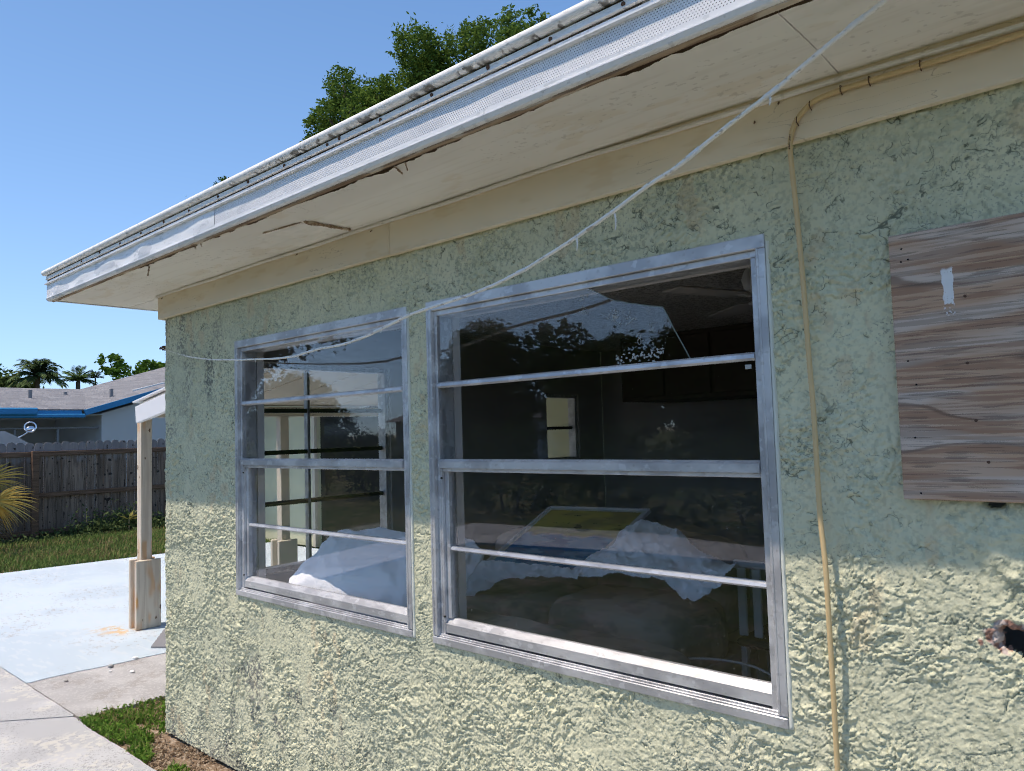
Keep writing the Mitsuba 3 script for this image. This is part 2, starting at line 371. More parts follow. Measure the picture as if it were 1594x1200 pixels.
# interior
scene['mat_room_wall'] = pbr((.40, .385, .36), .9)
scene['mat_room_floor'] = pbr((.46, .43, .39), .7)
def c_popcorn(p, n, uv):
    return mix((.42, .39, .35), (.27, .245, .21), smoothstep(.42, .62, noise(p.x * 85, p.y * 85, 2)))
scene['mat_popcorn'] = pbr(proc(c_popcorn), .95)
scene['mat_cabinet'] = pbr((.10, .075, .055), .6)
def c_sofa(p, n, uv):
    return mix((.50, .40, .33), (.36, .285, .24), smoothstep(.4, .62, fbm(p.x * 9, p.y * 9, p.z * 9, 4)))
scene['mat_sofa'] = pbr(proc(c_sofa), .9, sheen=.3)
scene['mat_sheet'] = pbr((.88, .88, .89), .85)
scene['mat_pillow'] = pbr((.83, .84, .87), .85)
scene['mat_fan_white'] = pbr((.62, .61, .58), .5)
scene['mat_fan_wood'] = pbr((.38, .35, .31), .5)
def c_picture(p, n, uv):
    u, v = uv.x, uv.y
    sky = mix((.50, .40, .10), (.33, .27, .10), smoothstep(.3, .7, fbm(u * 5, v * 9, 2, 3)))
    sea = mix((.02, .15, .33), (.10, .30, .46), smoothstep(.35, .65, fbm(u * 6, v * 16, 5, 3)))
    img = mix(sea, sky, smoothstep(.50, .56, v + .05 * (noise(u * 12, 1, 1) - .5)))
    img = mix(img, (.09, .08, .05), smoothstep(.70, .76, fbm(u * 8, v * 30, 9, 3)) * smoothstep(.55, .62, v))
    edge = dr.maximum(dr.abs(u - .5), dr.abs(v - .5))
    return mix(img, (.50, .52, .44), smoothstep(.452, .458, edge))
scene['mat_picture'] = pbr(proc(c_picture), .4)

# ------------------------------------------------------------------ the setting: ground, patio, walk, road
struct('ground', grid(np.array([[[x, y, -.035] for y in np.linspace(-300, 300, 41)] for x in np.linspace(-300, 300, 41)])), 'mat_ground')

def slab(poly, z0, z1, bev=.006):
    from shapely.geometry import Polygon
    m = trimesh.creation.extrude_polygon(Polygon(poly), z1 - z0, engine='earcut'); m.apply_translation((0, 0, z0)); return m

def ragged(p, q, n, amp, seed):
    p, q = np.array(p, float), np.array(q, float); d = (q - p); L = np.linalg.norm(d); nn = np.array([-d[1], d[0]]) / L
    t = np.linspace(0, 1, n); o = (meshkit.fbm(np.stack([t * L * 6, t * 0 + seed, t * 0], 1), 4, seed) - .5) * 2 * amp
    o[0] = o[-1] = 0
    return [tuple(p + d * a + nn * b) for a, b in zip(t, o)]

edge = ragged((-1.675, -.235), (-1.615, .70), 40, .030, 3) + ragged((-1.615, .70), (-1.60, 4.5), 40, .03, 8)[1:]
pt = struct('patio', slab(edge + [(-6.55, 4.5), (-6.95, 2.96), (-7.18, .95), (-7.3, -.235)], -.06, 0.0), 'mat_painted_concrete')
ap = struct('apron_slab', slab([(-.615, -.235)] + [(-.585, 4.5)] + [(x + .004, y) for x, y in edge[::-1]], -.06, -.004), 'mat_slab')
# the front walk: two slabs with an open joint between them, the far one running on beside the patio
wk = tag('walkway', None, None, None, 'structure'); USED.add('walkway')
e2 = ragged((-.675, -.262), (9.0, -.262), 260, .012, 5)
obj('slab', slab(e2 + [(9.0, -1.35), (-1.64, -1.35)], -.06, 0.001), 'mat_walk', 'walkway')
obj('slab', slab([(-7.3, -1.35), (-1.648, -1.35), (-.684, -.262)] + ragged((-.70, -.250), (-7.3, -.246), 90, .006, 9)[::1], -.06, 0.004), 'mat_walk', 'walkway')
tag('walkway')
# path across the front lawn (seen mirrored in the glass)
def ribbon(pts_a, pts_b, z0, z1):
    return slab(list(pts_a) + list(pts_b)[::-1], z0, z1)
struct('path', ribbon([(-2.0, -1.36), (-3.1, -2.55), (-3.55, -4.6), (-3.75, -6.1), (-1.05, -6.62), (.66, -6.65), (6, -6.8), (16, -7.0)],
                      [(-3.4, -1.36), (-4.3, -2.6), (-4.9, -5.0), (-5.4, -7.85), (-2.04, -8.25), (.3, -7.75), (6, -7.9), (16, -8.1)], -.05, 0.0), 'mat_walk')
struct('soil', grid(np.array([[[x, y, -.028 + .012 * float(meshkit.fbm(np.array([x * 8, y * 8, 1.0]), 3))] for y in np.linspace(-.262, .02, 14)] for x in np.linspace(-.60, 6.4, 260)])), 'mat_soil', smooth=True)
struct('soil', grid(np.array([[[x, y, -.028 + .012 * float(meshkit.fbm(np.array([x * 8, y * 8, 1.0]), 3))] for y in np.linspace(.02, 4.5, 60)] for x in np.linspace(-.60, .02, 14)])), 'mat_soil', smooth=True)

# ------------------------------------------------------------------ the house
H = thing('house', 'pale green stucco bungalow with deep cream eaves and two large aluminium windows', 'house')
ZT = 2.40
WIN = [(.838, 2.192), (2.308, 3.650)]
Z0, Z1 = .866, 2.143

def np_noise(x, y, z):
    return meshkit.noise(np.stack(np.broadcast_arrays(x, y, z), -1) + 1000000.0)
def np_fbm(x, y, z, octaves):
    return sum(.5 ** (o + 1) * np_noise(x * 2 ** o, y * 2 ** o, z * 2 ** o + 17 * o) for o in range(octaves)) / (1 - .5 ** octaves)
def stucco_h(X, Z):
    P = np.stack([X, Z, X * 0], -1)
    w = np.stack([meshkit.fbm(P * 4 + 3, 3, 1), meshkit.fbm(P * 4 + 8, 3, 2), X * 0], -1) - .5
    Q = P + w * .16
    q = meshkit.fbm(Q * [11, 13, 1], 5, 5) * 9
    fl = np.floor(q); fr = q - fl
    s = np.clip(fr / .28, 0, 1); s = s * s * (3 - 2 * s)
    terr = (fl + s) / 9                                                             # trowelled flakes: ragged steps
    st = lambda a_, b_, v: (lambda t: t * t * (3 - 2 * t))(np.clip((v - a_) / (b_ - a_), 0, 1))
    c1 = st(.47, .53, meshkit.fbm(Q * [47, 56, 1] + 40, 4, 9))                      # splattered crumbs with steep edges
    c2 = st(.49, .55, meshkit.fbm(Q * [104, 116, 1] + 60, 3, 10))
    rough = st(.36, .56, meshkit.fbm(P * 7 + 15, 3, 22))
    fine = meshkit.fbm(P * 120, 3, 13)
    amp = .75 + .5 * np.clip((meshkit.fbm(P * 2.1 + 20, 3, 21) - .35) / .3, 0, 1)
    low = np.clip((1.50 - Z) / .5, 0, 1)                                            # heavier coat on the lower wall
    ph = (X * .30 + Z * 1.0 + .9 * (meshkit.fbm(P * 2.5 + 50, 3, 31) - .5)) / .017 + .6 * (meshkit.fbm(P * 30 + 5, 2, 32) - .5)
    sweep = (ph - np.floor(ph)) * st(.50, .60, meshkit.fbm(P * 3.2 + 70, 3, 33))   # comb marks of the trowel
    h = amp * (.92 + .08 * low) * (.0072 * (terr - .5) + .0042 * c1 * (.2 + .8 * rough) + .0040 * c2 * (.35 + .65 * rough) + .0020 * (fine - .5) - .003) + .0022 * (sweep - .5) * (.4 + .6 * low)
    va, vb, region, brk = veins(X, Z, np_fbm)
    h -= .0030 * st(.015, .003, va) * st(.46, .56, brk) + .0028 * st(.022, .005, vb) * st(.50, .58, brk)
    # patched lumps near the hole under the board
    d = np.hypot((X - 4.16) / .13, (Z - 1.30) / .17); lump = np.clip(1 - d, 0, 1)
    h += lump * (.014 + .05 * (meshkit.fbm(P * [16, 14, 1] + 90, 4, 41) - .5))
    return h + .004

xs = np.unique(np.concatenate([np.arange(0, 2.25, .0042), np.arange(2.25, 4.72, .0028), np.arange(4.75, 6.5, .03)]))
zs = np.concatenate([np.arange(0.0, ZT, .0031), [ZT]])
X, Z = np.meshgrid(xs, zs, indexing='ij')
hh = stucco_h(X, Z)
near = np.full_like(X, 9.0)
for (a, b) in WIN:                                                                  # trowelled flat against the window flanges
    dx = np.maximum(np.maximum(a - X, X - b), 0); dz = np.maximum(np.maximum(Z0 - Z, Z - Z1), 0)
    near = np.minimum(near, np.hypot(dx, dz))
k = np.clip(near / .020, 0, 1) ** .7
hh = hh * k + .004 * (1 - k)
# broken hole low on the right, and a notch under the board
rag = (meshkit.fbm(np.stack([X * 60, Z * 60, X * 0], -1), 3, 51) - .5)
d1 = np.hypot((X - 4.160) / .034, (Z - 1.158 + (X - 4.16) * .25) / .023) + rag * .9
d2 = np.hypot((X - 4.131) / .016, (Z - 1.456) / .010) + rag * .7
hole = np.minimum(d1, d2)
hh = np.where(hole < 1.5, hh - np.clip((1.5 - hole) / .5, 0, 1) ** 1.5 * .035, hh)
Y = -hh
bend = np.clip(1 - X / .012, 0, 1)
Y = np.where(X < .012, Y + bend ** 2 * .010, Y)
V = np.stack([X, Y, Z], -1)
n, m = X.shape
i, j = np.meshgrid(np.arange(n - 1), np.arange(m - 1), indexing='ij')
cx, cz = (X[:-1, :-1] + X[1:, 1:]) / 2, (Z[:-1, :-1] + Z[1:, 1:]) / 2
keep = np.minimum(hole[:-1, :-1], hole[1:, 1:]) > .98
for (a, b) in WIN:
    keep &= ~((cx > a + .014) & (cx < b - .014) & (cz > Z0 + .012) & (cz < Z1 - .014))
q = np.stack([i * m + j, (i + 1) * m + j, (i + 1) * m + j + 1, i * m + j + 1], -1)[keep]
used = np.unique(q); remap = np.full(n * m, -1); remap[used] = np.arange(len(used))
q = remap[q]
wall = trimesh.Trimesh(V.reshape(-1, 3)[used], np.vstack([q[:, [0, 1, 2]], q[:, [0, 2, 3]]]), process=False)
w_key = obj('wall', wall, 'mat_stucco', H, smooth=True)
# end wall, with the openings of its two far windows, and the corner
EW = [(.50, 1.56, .80, 2.12), (3.34, 3.82, 1.36, 1.97)]
def pieces(y0, y1, z0, z1, holes):
    ys_ = sorted({y0, y1, *[h for o in holes for h in o[:2]]}); out = []
    for a, b in zip(ys_[:-1], ys_[1:]):
        o = [h for h in holes if h[0] <= a and b <= h[1]]
        if o: out += [(a, b, z0, o[0][2]), (a, b, o[0][3], z1)]
        else: out.append((a, b, z0, z1))
    return out
obj('wall', cat([box(0.002, .11, a, b, c, d) for a, b, c, d in pieces(.008, 4.6, 0, 2.5, EW)]), 'mat_wing_wall', H)
obj('block_wall', cat([box(.11, 6.4, .088, .124, 0, Z0 + .01), box(.11, 6.4, .088, .124, Z1 - .005, 2.5)] +
                      [box(a, b, .088, .124, Z0 + .01, Z1 - .005) for a, b in ((.11, WIN[0][0] + .02), (WIN[0][1] - .02, WIN[1][0] + .02), (WIN[1][1] - .02, 4.05), (4.27, 6.4))] + [box(4.05, 4.27, .088, .124, Z0 + .01, 1.06), box(4.05, 4.27, .088, .124, 1.26, Z1 - .005)]), 'mat_room_wall', H)
obj('foundation', box(.02, 6.4, .03, 4.6, -.06, -.001), 'mat_slab', H)
# inside lining
obj('interior_wall', cat([box(.111, .135, a, b, c, d) for a, b, c, d in pieces(.124, 4.2, 0, 2.42, EW)] + [box(.14, 6.3, 4.2, 4.24, 0, 2.42), box(6.26, 6.3, .13, 4.2, 0, 2.42)]), 'mat_room_wall', H)
obj('ceiling', box(.135, 6.26, .125, 4.2, 2.40, 2.42), 'mat_popcorn', H)
obj('floor', box(.135, 6.26, .125, 4.2, .0, .02), 'mat_room_floor', H)
# rear wing behind the porch
obj('wall', cat([box(-7.6, -5.45, 4.6, 4.75, 0, 2.5), box(-2.4, .0, 4.6, 4.75, 0, 2.5), box(-5.45, -2.4, 4.6, 4.75, 2.1, 2.5)]), 'mat_wing_wall', H)
obj('roof', trimesh.convex.convex_hull(np.array([(x, y, z) for x in (-7.68, -.60) for y, z in ((3.72, 2.50), (3.72, 2.64), (9.0, 2.50), (6.4, 3.15))])), 'mat_shingle', H)  # unseen wing roof, added with a deep eave to shade the wall beneath
dk = obj('door', box(-5.40, -2.45, 4.66, 4.70, 0.03, 2.05), 'mat_doorway_shade', H)  # glossy panel coloured near black in place of the unlit doorway
obj('door_frame', cat([box(-5.49, -5.43, 4.57, 4.62, 0, 2.14), box(-2.42, -2.36, 4.57, 4.62, 0, 2.14), box(-5.43, -2.42, 4.57, 4.62, 2.05, 2.11)]), 'mat_cream_board', H)
# roof: hip slopes rising from the drip edge
S = .20
R = lambda x, y, z: (x, y, z)
rz = 2.672
e0, e1 = (-.57, -.46), (9.0, -.46)
roof = trimesh.Trimesh(np.array([(-.57, -.46, rz), (9, -.46, rz), (9, 4.5, rz + 4.96 * S), (4.39, 4.5, rz + 4.96 * S), (-.57, 9.46, rz), (9, 9.46, rz),
                                 (-.55, -.44, rz - .02), (9, -.44, rz - .02), (9, 4.5, rz + 4.90 * S), (4.39, 4.5, rz + 4.90 * S), (-.55, 9.46, rz - .02)]),
                       np.array([[0, 1, 2], [0, 2, 3], [0, 3, 4], [4, 3, 2], [4, 2, 5], [6, 8, 7], [6, 9, 8], [6, 10, 9]]), process=False)
obj('roof', roof, 'mat_shingle', H)

# soffit: two plywood sheets, front and end run, with the gap rotted open along the fascia
def soffit_sheet(x0, x1, y0f, y1, nx, ny, key_seed):
    xx = np.linspace(x0, x1, nx); P = np.zeros((nx, ny, 3))
    jag = (meshkit.fbm(np.stack([xx * 9, xx * 0 + key_seed, xx * 0], 1), 4, key_seed) - .5) * .018 - .001
    jag += .011 * np.clip(meshkit.fbm(np.stack([xx * 14, xx * 0 + 3, xx * 0], 1), 4, 4) - .52, 0, 1) / .2 - .013 * np.clip((.6 - xx) / .6, 0, 1)
    for a in range(nx):
        P[a, :, 0] = xx[a]; P[a, :, 1] = np.linspace(y0f + jag[a] + .004, y1, ny)
    sag = .006 * (meshkit.fbm(P * [1.2, 4, 1], 3, 6) - .5) - .020 * np.clip((P[..., 0] - 3.4) / 1.0, 0, 1) * np.clip((P[..., 1] + .16) / .16, 0, 1)
    # blistered patch with lifted edges
    u, v = (P[..., 0] - 1.70) / .24, (P[..., 1] + .165) / .12
    patch = np.clip((1 - np.maximum(np.abs(u), np.abs(v))) / .15, 0, 1)
    sag = sag + patch * .012 * (meshkit.fbm(P * [22, 30, 1], 3, 16) - .5)
    P[..., 2] = 2.500 + sag
    top = P.copy(); top[..., 2] = 2.512
    g1, g2 = grid(P[:, ::-1]), grid(top)
    rim = grid(np.stack([P[:, 0], top[:, 0]], 1))
    obj('soffit_edge', rim, 'mat_rot_gap_shade', H)
    return cat([g1, g2])
k1 = obj('soffit', soffit_sheet(-.525, 3.8695, -.404, .0, 900, 60, 2), 'mat_soffit', H, smooth=40)
k2 = obj('soffit', soffit_sheet(3.871, 6.5, -.404, .0, 300, 30, 12), 'mat_soffit', H, smooth=40)
obj('soffit', box(-.525, -.0, .001, 4.55, 2.498, 2.510), 'mat_soffit', H)
# lifted splinter of veneer on the soffit
def splinter(p, q, w, seed):
    p, q = np.array(p, float), np.array(q, float); t = np.linspace(0, 1, 26)[:, None]; c = p + (q - p) * t
    wv = w * (.55 + .9 * meshkit.noise(np.stack([t[:, 0] * 9, t[:, 0] * 0 + seed, t[:, 0] * 0], 1), seed)); wv[0] = wv[-1] = .0008
    return tube(c, wv, 6)
obj('veneer_splinter', splinter((1.895, -.275, 2.494), (1.925, -.066, 2.492), .007, 3), 'mat_rotten_wood', H, smooth=True)
obj('veneer_splinter', splinter((1.63, -.300, 2.495), (1.88, -.272, 2.496), .0028, 5), 'mat_rotten_wood', H, smooth=True)
for p_, q_, w_, sd in (((.735, -.392, 2.497), (.70, -.385, 2.455), .004, 2), ((1.26, -.412, 2.497), (1.262, -.412, 2.478), .004, 7), ((1.31, -.412, 2.497), (1.315, -.408, 2.480), .003, 9),
                       ((2.62, -.405, 2.496), (2.60, -.355, 2.488), .0032, 11), ((2.67, -.403, 2.496), (2.645, -.372, 2.484), .0026, 13)):
    obj('wood_splinter', splinter(p_, q_, w_, sd), 'mat_rotten_wood', H, smooth=True)
# rotten strip of wood between soffit and fascia
xx = np.linspace(-.54, 6.5, 900)
j1 = (meshkit.fbm(np.stack([xx * 7, xx * 0 + 31, xx * 0], 1), 4, 31) - .5) * .012
o = np.stack([np.stack([xx, xx * 0 - .436, xx * 0 + 2.515], 1), np.stack([xx, xx * 0 - .436, 2.492 + j1 * .5], 1), np.stack([xx, -.424 + j1 * .6, 2.489 + j1 * .4], 1),
              np.stack([xx, -.4205 + j1 * .9, 2.496 + j1 * .3], 1), np.stack([xx, xx * 0 - .424, xx * 0 + 2.515], 1)], 1)
obj('subfascia', grid(o), 'mat_rotten_wood', H, smooth=30)
# frieze boards on the wall, two lengths with a butt joint
for a, b in ((-.018, 2.125), (2.1275, 6.4)):
    obj('frieze_board', rbox(a, b, -.034, -.010, 2.357 if a < 1 else 2.355, 2.499, .003), 'mat_frieze', H)
obj('frieze_board', rbox(-.028, -.006, -.008, 4.5, 2.357, 2.497, .003), 'mat_frieze', H)
def bead_path(x): return np.stack([x, x * 0 - .040, 2.490 - .024 * np.clip((x - 3.1) / 1.1, 0, 1.4) + .002 * np.sin(x * 7)], 1)
obj('bead_moulding', tube(bead_path(np.linspace(-.03, 6.4, 160)), .0075, 8), 'mat_soffit', H, smooth=True)
# aluminium fascia: flange, band, lip, drip edge, gravel stop; front run along x and end run along y
def front(profile, x0=-.57, x1=6.6): return prism(profile, x0, x1)
def wavy_band(x0, x1, z0, z1, y, amp, nx, nz):
    xx, zz = np.linspace(x0, x1, nx), np.linspace(z0, z1, nz)
    A, B = np.meshgrid(xx, zz, indexing='ij')
    t = (B - z0) / (z1 - z0)
    d = amp * (meshkit.fbm(np.stack([A * 5, B * 9, A * 0], -1), 3, 61) - .5) * 2 * np.sin(np.pi * t) ** .7
    F = np.stack([A, y - d, B], -1); Bk = F.copy(); Bk[..., 1] = y + .012
    return cat([grid(F), grid(Bk[:, ::-1])])
obj('fascia_flange', front([(-.4560, 2.5140), (-.4560, 2.5105), (-.4490, 2.5000), (-.4440, 2.4970), (-.4300, 2.4960), (-.4300, 2.5005), (-.4410, 2.5010), (-.4440, 2.5035), (-.4500, 2.5140)]), 'mat_fascia', H)
obj('fascia_band', wavy_band(-.565, 1.52, 2.5145, 2.594, -.452, .006, 260, 14), 'mat_fascia', H, smooth=60)
obj('vented_fascia', cat([wavy_band(1.523, 6.6, 2.5285, 2.594, -.4525, .002, 200, 8)]), 'mat_perforated', H, smooth=60)
obj('fascia_band', cat([wavy_band(1.523, 6.6, 2.5145, 2.528, -.4535, .001, 100, 4)]), 'mat_fascia', H, smooth=60)
obj('fascia_lip', front([(-.440, 2.594), (-.4630, 2.594), (-.4655, 2.596), (-.4655, 2.6005), (-.452, 2.6035), (-.452, 2.616), (-.440, 2.616)]), 'mat_fascia', H)
obj('mouldy_groove', front([(-.440, 2.6165), (-.4495, 2.6165), (-.4485, 2.6235), (-.440, 2.6235)]), 'mat_mouldy_gap', H)
obj('drip_edge', front([(-.440, 2.624), (-.4600, 2.624), (-.4600, 2.6275), (-.456, 2.630), (-.456, 2.643), (-.440, 2.643)]), 'mat_grimy_metal', H)
obj('mouldy_groove', front([(-.440, 2.6435), (-.4525, 2.6435), (-.4520, 2.6495), (-.440, 2.6495)]), 'mat_mouldy_gap', H)
roll = [(-.445, 2.650)] + [(-.462 + .0165 * math.cos(t), 2.6655 + .0165 * math.sin(t)) for t in np.linspace(-math.pi * .55, -math.pi * 1.55, 14)] + [(-.40, 2.684), (-.40, 2.655)]
obj('gravel_stop', front(roll, -.585, 6.6), 'mat_grimy_metal', H, smooth=40)
obj('end_fascia', cat([box(-.565, -.55, -.440, 4.7, 2.499, 2.594), box(-.578, -.55, -.440, 4.7, 2.595, 2.603), box(-.566, -.55, -.440, 4.7, 2.604, 2.648), box(-.585, -.55, -.440, 4.7, 2.650, 2.684)]), 'mat_fascia', H)
# rusty screws along the drip edge
for s, x in enumerate([.02, .28, .55, .80, 1.05, 1.30, 1.56, 1.80, 2.06, 2.33, 2.40, 2.62, 2.86, 3.09, 3.31, 3.53, 3.78]):
    mm = trimesh.creation.icosphere(subdivisions=1, radius=.006); mm.apply_scale((1, .7, 1.3 if s % 3 else 1)); mm.apply_translation((x, -.458, 2.634 + .003 * math.sin(s * 2.1)))
    obj('screw', mm, 'mat_rust', H, smooth=True)
# nails and small holes in the frieze
for x, z in ((3.652, 2.438), (3.718, 2.469), (2.02, 2.478), (.05, 2.478), (1.47, 2.480)):
    obj('nail', tube([(x, -.034, z), (x + .002, -.044, z - .008)], .0022, 6), 'mat_rust', H)

# windows
def window(x0, x1, broken):
    W = numbered(H + '__window')
    fr = [rbox(x0, x1, -.011, .030, Z1 - .036, Z1, .0015), rbox(x0 + .028, x1 - .026, .004, .085, Z1 - .056, Z1 - .0365, .002),
          rbox(x0, x0 + .030, -.011, .030, Z0 + .030, Z1 - .0365, .0015), rbox(x0 + .0305, x0 + .044, .003, .085, Z0 + .030, Z1 - .0565, .0015),
          rbox(x1 - .026, x1, -.011, .030, Z0 + .030, Z1 - .0365, .0015), rbox(x1 - .046, x1 - .0265, .002, .085, Z0 + .030, Z1 - .0565, .0015),
          rbox(x0 + .008, x0 + .012, -.0135, -.0105, Z0 + .03, Z1 - .036, .001), rbox(x0 + .022, x0 + .030, -.0145, -.0105, Z0 + .03, Z1 - .036, .001), rbox(x1 - .024, x1 - .018, -.0135, -.0105, Z0 + .03, Z1 - .036, .001)]
    obj('frame', cat(fr), 'mat_aluminium', W)
    sill = cat([rbox(x0, x1, -.013, .030, Z0, Z0 + .026, .002), rbox(x0 + .01, x1 - .01, -.007, .085, Z0 + .0265, Z0 + .031, .0015), rbox(x0 + .012, x1 - .012, -.002, .004, Z0 + .0312, Z0 + .037, .001)])
    obj('sill', sill, 'mat_aluminium', W)
    # lower sash: bottom rail with sloped top, stiles
    a, b = x0 + .058, x1 - .047
    prof = [(.008, Z0 + .042), (.008, Z0 + .073), (.030, Z0 + .092), (.044, Z0 + .092), (.044, Z0 + .042)]
    obj('sash_rail', prism(prof, a - .006, b), 'mat_aluminium', W)
    obj('sash_stile', rbox(a - .004, a + .016, .018, .044, Z0 + .0925, 1.499, .002), 'mat_aluminium', W)
    obj('sash_stile', rbox(b - .006, b, .022, .044, Z0 + .0925, 1.499, .002), 'mat_aluminium', W)
    # meeting rail
    obj('meeting_rail', cat([prism([(-.006, 1.513), (-.006, 1.537), (.004, 1.5455), (.022, 1.5455), (.022, 1.513)], x0 + .0445, x1 - .0465), rbox(x0 + .056, x1 - .047, .006, .045, 1.4995, 1.5125, .0015)]), 'mat_aluminium', W)
    obj('muntin', prism([(-.003, 1.818), (-.001, 1.829), (.006, 1.834), (.018, 1.834), (.018, 1.812), (.004, 1.812)], x0 + .0445, x1 - .0465), 'mat_aluminium', W)
    obj('muntin', prism([(.020, 1.211), (.023, 1.219), (.030, 1.223), (.042, 1.223), (.042, 1.205), (.028, 1.205)], a + .0165, b - .0065), 'mat_aluminium', W)
    # glass
    def pane(poly, y):
        from shapely.geometry import Polygon
        vv, ff = trimesh.creation.triangulate_polygon(Polygon(poly), engine='earcut')
        return trimesh.Trimesh(np.stack([vv[:, 0], vv[:, 0] * 0 + y, vv[:, 1]], 1), ff, process=False)
    R_ = lambda p, q, r, s: [(p, r), (q, r), (q, s), (p, s)]
    u0, u1 = x0 + .0445, x1 - .0465
    if broken:
        br = [(3.062, Z1 - .0565), (3.067, 2.083), (3.10, 2.066), (3.135, 2.045), (3.160, 2.034), (3.185, 2.028), (3.210, 2.019), (3.238, 2.013), (3.28, 2.002), (3.327, 1.992), (3.341, 1.965), (3.358, 1.928), (3.384, 1.880), (3.408, 1.834)]
        obj('pane', pane([(u0, 1.834), (u0, Z1 - .0565)] + br, .010), 'mat_glass', W)
        obj('glass_edge', tube([(x, .010, z) for x, z in br], .0016, 5), 'mat_glass_edge', W)
    else:
        obj('pane', pane(R_(u0, u1, 1.834, Z1 - .0565), .010), 'mat_glass', W)
    obj('pane', pane(R_(u0, u1, 1.5455, 1.812), .011), 'mat_glass', W)
    obj('pane', pane(R_(a + .016, b - .006, 1.223, 1.4995), .034), 'mat_glass', W)
    obj('pane', pane(R_(a + .016, b - .006, Z0 + .09, 1.205), .035), 'mat_glass', W)
    # reveal behind the frame and its corner bead
    obj('reveal', cat([box(x0 + .018, x0 + .030, .031, .092, Z0 + .03, Z1 - .037), box(x1 - .025, x1 - .012, .031, .124, Z0 + .03, Z1 - .037), box(x0 + .018, x1 - .012, .031, .124, Z0 + .004, Z0 + .0262), box(x0 + .018, x1 - .012, .086, .100, Z1 - .050, Z1 - .006)]), 'mat_reveal', W)
    obj('corner_bead', cat([box(x0 + .018, x0 + .038, .0925, .132, Z0 + .0265, Z1 - .05), box(x0 + .0385, x1 - .03, .101, .132, Z1 - .052, Z1 - .010)]), 'mat_bead', W)
    # caulk smeared along the right jamb and sill
    t = np.linspace(Z0 + .0, Z1 - .02, 150); rr = .0035 + .005 * meshkit.fbm(np.stack([t * 16, t * 0, t * 0 + x0], 1), 3, 5)
    obj('caulk', tube(np.stack([x1 + .002 + rr * .5, t * 0 - .0035, t], 1), rr, 6), 'mat_caulk', W, smooth=True)
    for z in (Z0 + .10, 1.475):
        obj('screw_hole', tube([(x0 + .0515, .0025, z), (x0 + .0515, .008, z)], .0042, 8), 'mat_dark', W)
    obj('jamb_track', rbox(x0 + .0442, x0 + .0535, .0045, .05, Z0 + .031, 1.512, .001), 'mat_aluminium', W)
    return W
wA = window(*WIN[0], False)
wB = window(*WIN[1], True)
labels[wA] = {'label': 'left aluminium sash window nearest the house corner, all panes whole'}
labels[wB] = {'label': 'right aluminium sash window with its top pane broken away'}
# tape residue left on the broken pane
def flake(cx_, cz_, w, h, seed, y=.0085):
    r = np.random.default_rng(seed); k = 9; t = np.sort(r.uniform(0, 2 * np.pi, k)); rad = r.uniform(.45, 1.0, k)
    p = np.stack([cx_ + np.cos(t) * rad * w / 2, np.full(k, y), cz_ + np.sin(t) * rad * h / 2], 1)
    p = np.vstack([p, [cx_, y - .0006, cz_]]); a = np.arange(k)
    return trimesh.Trimesh(p, np.stack([a, (a + 1) % k, a * 0 + k], 1), process=False)
res = []
r = np.random.default_rng(3)
for cx_, cz_, sx, sz, cnt, fs in ((3.035, 2.058, .010, .022, 16, .009), (3.063, 2.073, .008, .008, 6, .007), (3.045, 2.012, .014, .008, 10, .007), (3.160, 1.985, .020, .020, 34, .010), (3.215, 1.968, .022, .014, 26, .008),
                                 (3.275, 1.985, .012, .014, 16, .006), (3.285, 1.930, .009, .045, 26, .008), (3.33, 1.935, .018, .03, 16, .006), (3.31, 1.90, .02, .04, 14, .005), (3.13, 2.0, .02, .02, 8, .004)):
    for q_ in range(cnt): res.append(flake(cx_ + r.normal() * sx * .6, cz_ + r.normal() * sz * .6, fs * r.uniform(.4, 1.2), fs * r.uniform(.3, 1), r.integers(1 << 30)))
for q_ in range(60):
    x = r.uniform(3.155, 3.325); z = 1.852 + (x - 3.155) * .03 + r.normal() * .007
    if abs((x - 3.19)) < .004: continue
    res.append(flake(x, z, .014 * r.uniform(.5, 1.1), .012 * r.uniform(.5, 1), r.integers(1 << 30)))
rk = obj('tape_residue', cat(res), 'mat_residue', wB); tag(rk, kind='stuff')
lp = np.linspace(0, 2 * np.pi, 40)
obj('glue_mark', cat([tube(np.stack([3.243 + .0050 * np.sin(lp), lp * 0 + .0085, 1.916 + .0075 * np.cos(lp)], 1), .0010, 5, False), tube(np.stack([3.243 + .0058 * np.sin(lp), lp * 0 + .0085, 1.899 + .0085 * np.cos(lp)], 1), .0010, 5, False)]), 'mat_residue', wB)
obj('sticker', rbox(3.572, 3.590, .0075, .0090, 1.790, 1.802, .0003), 'mat_residue', wB)
sp = []
for q_ in range(520):
    z = .97 + .52 * r.uniform(0, 1) ** 1.7; sp.append(flake(r.uniform(2.40, 3.58), z, r.uniform(.0012, .0036), r.uniform(.0012, .0036), r.integers(1 << 30), .0335))
for q_ in range(60): sp.append(flake(r.uniform(2.40, 3.58), r.uniform(1.56, 1.80), r.uniform(.001, .003), r.uniform(.001, .003), r.integers(1 << 30), .0098))
tag(obj('dust_specks', cat(sp), 'mat_residue', wB), kind='stuff')

def quadp(*p): return trimesh.Trimesh(np.array(p, float), [[0, 1, 2], [0, 2, 3]], process=False)
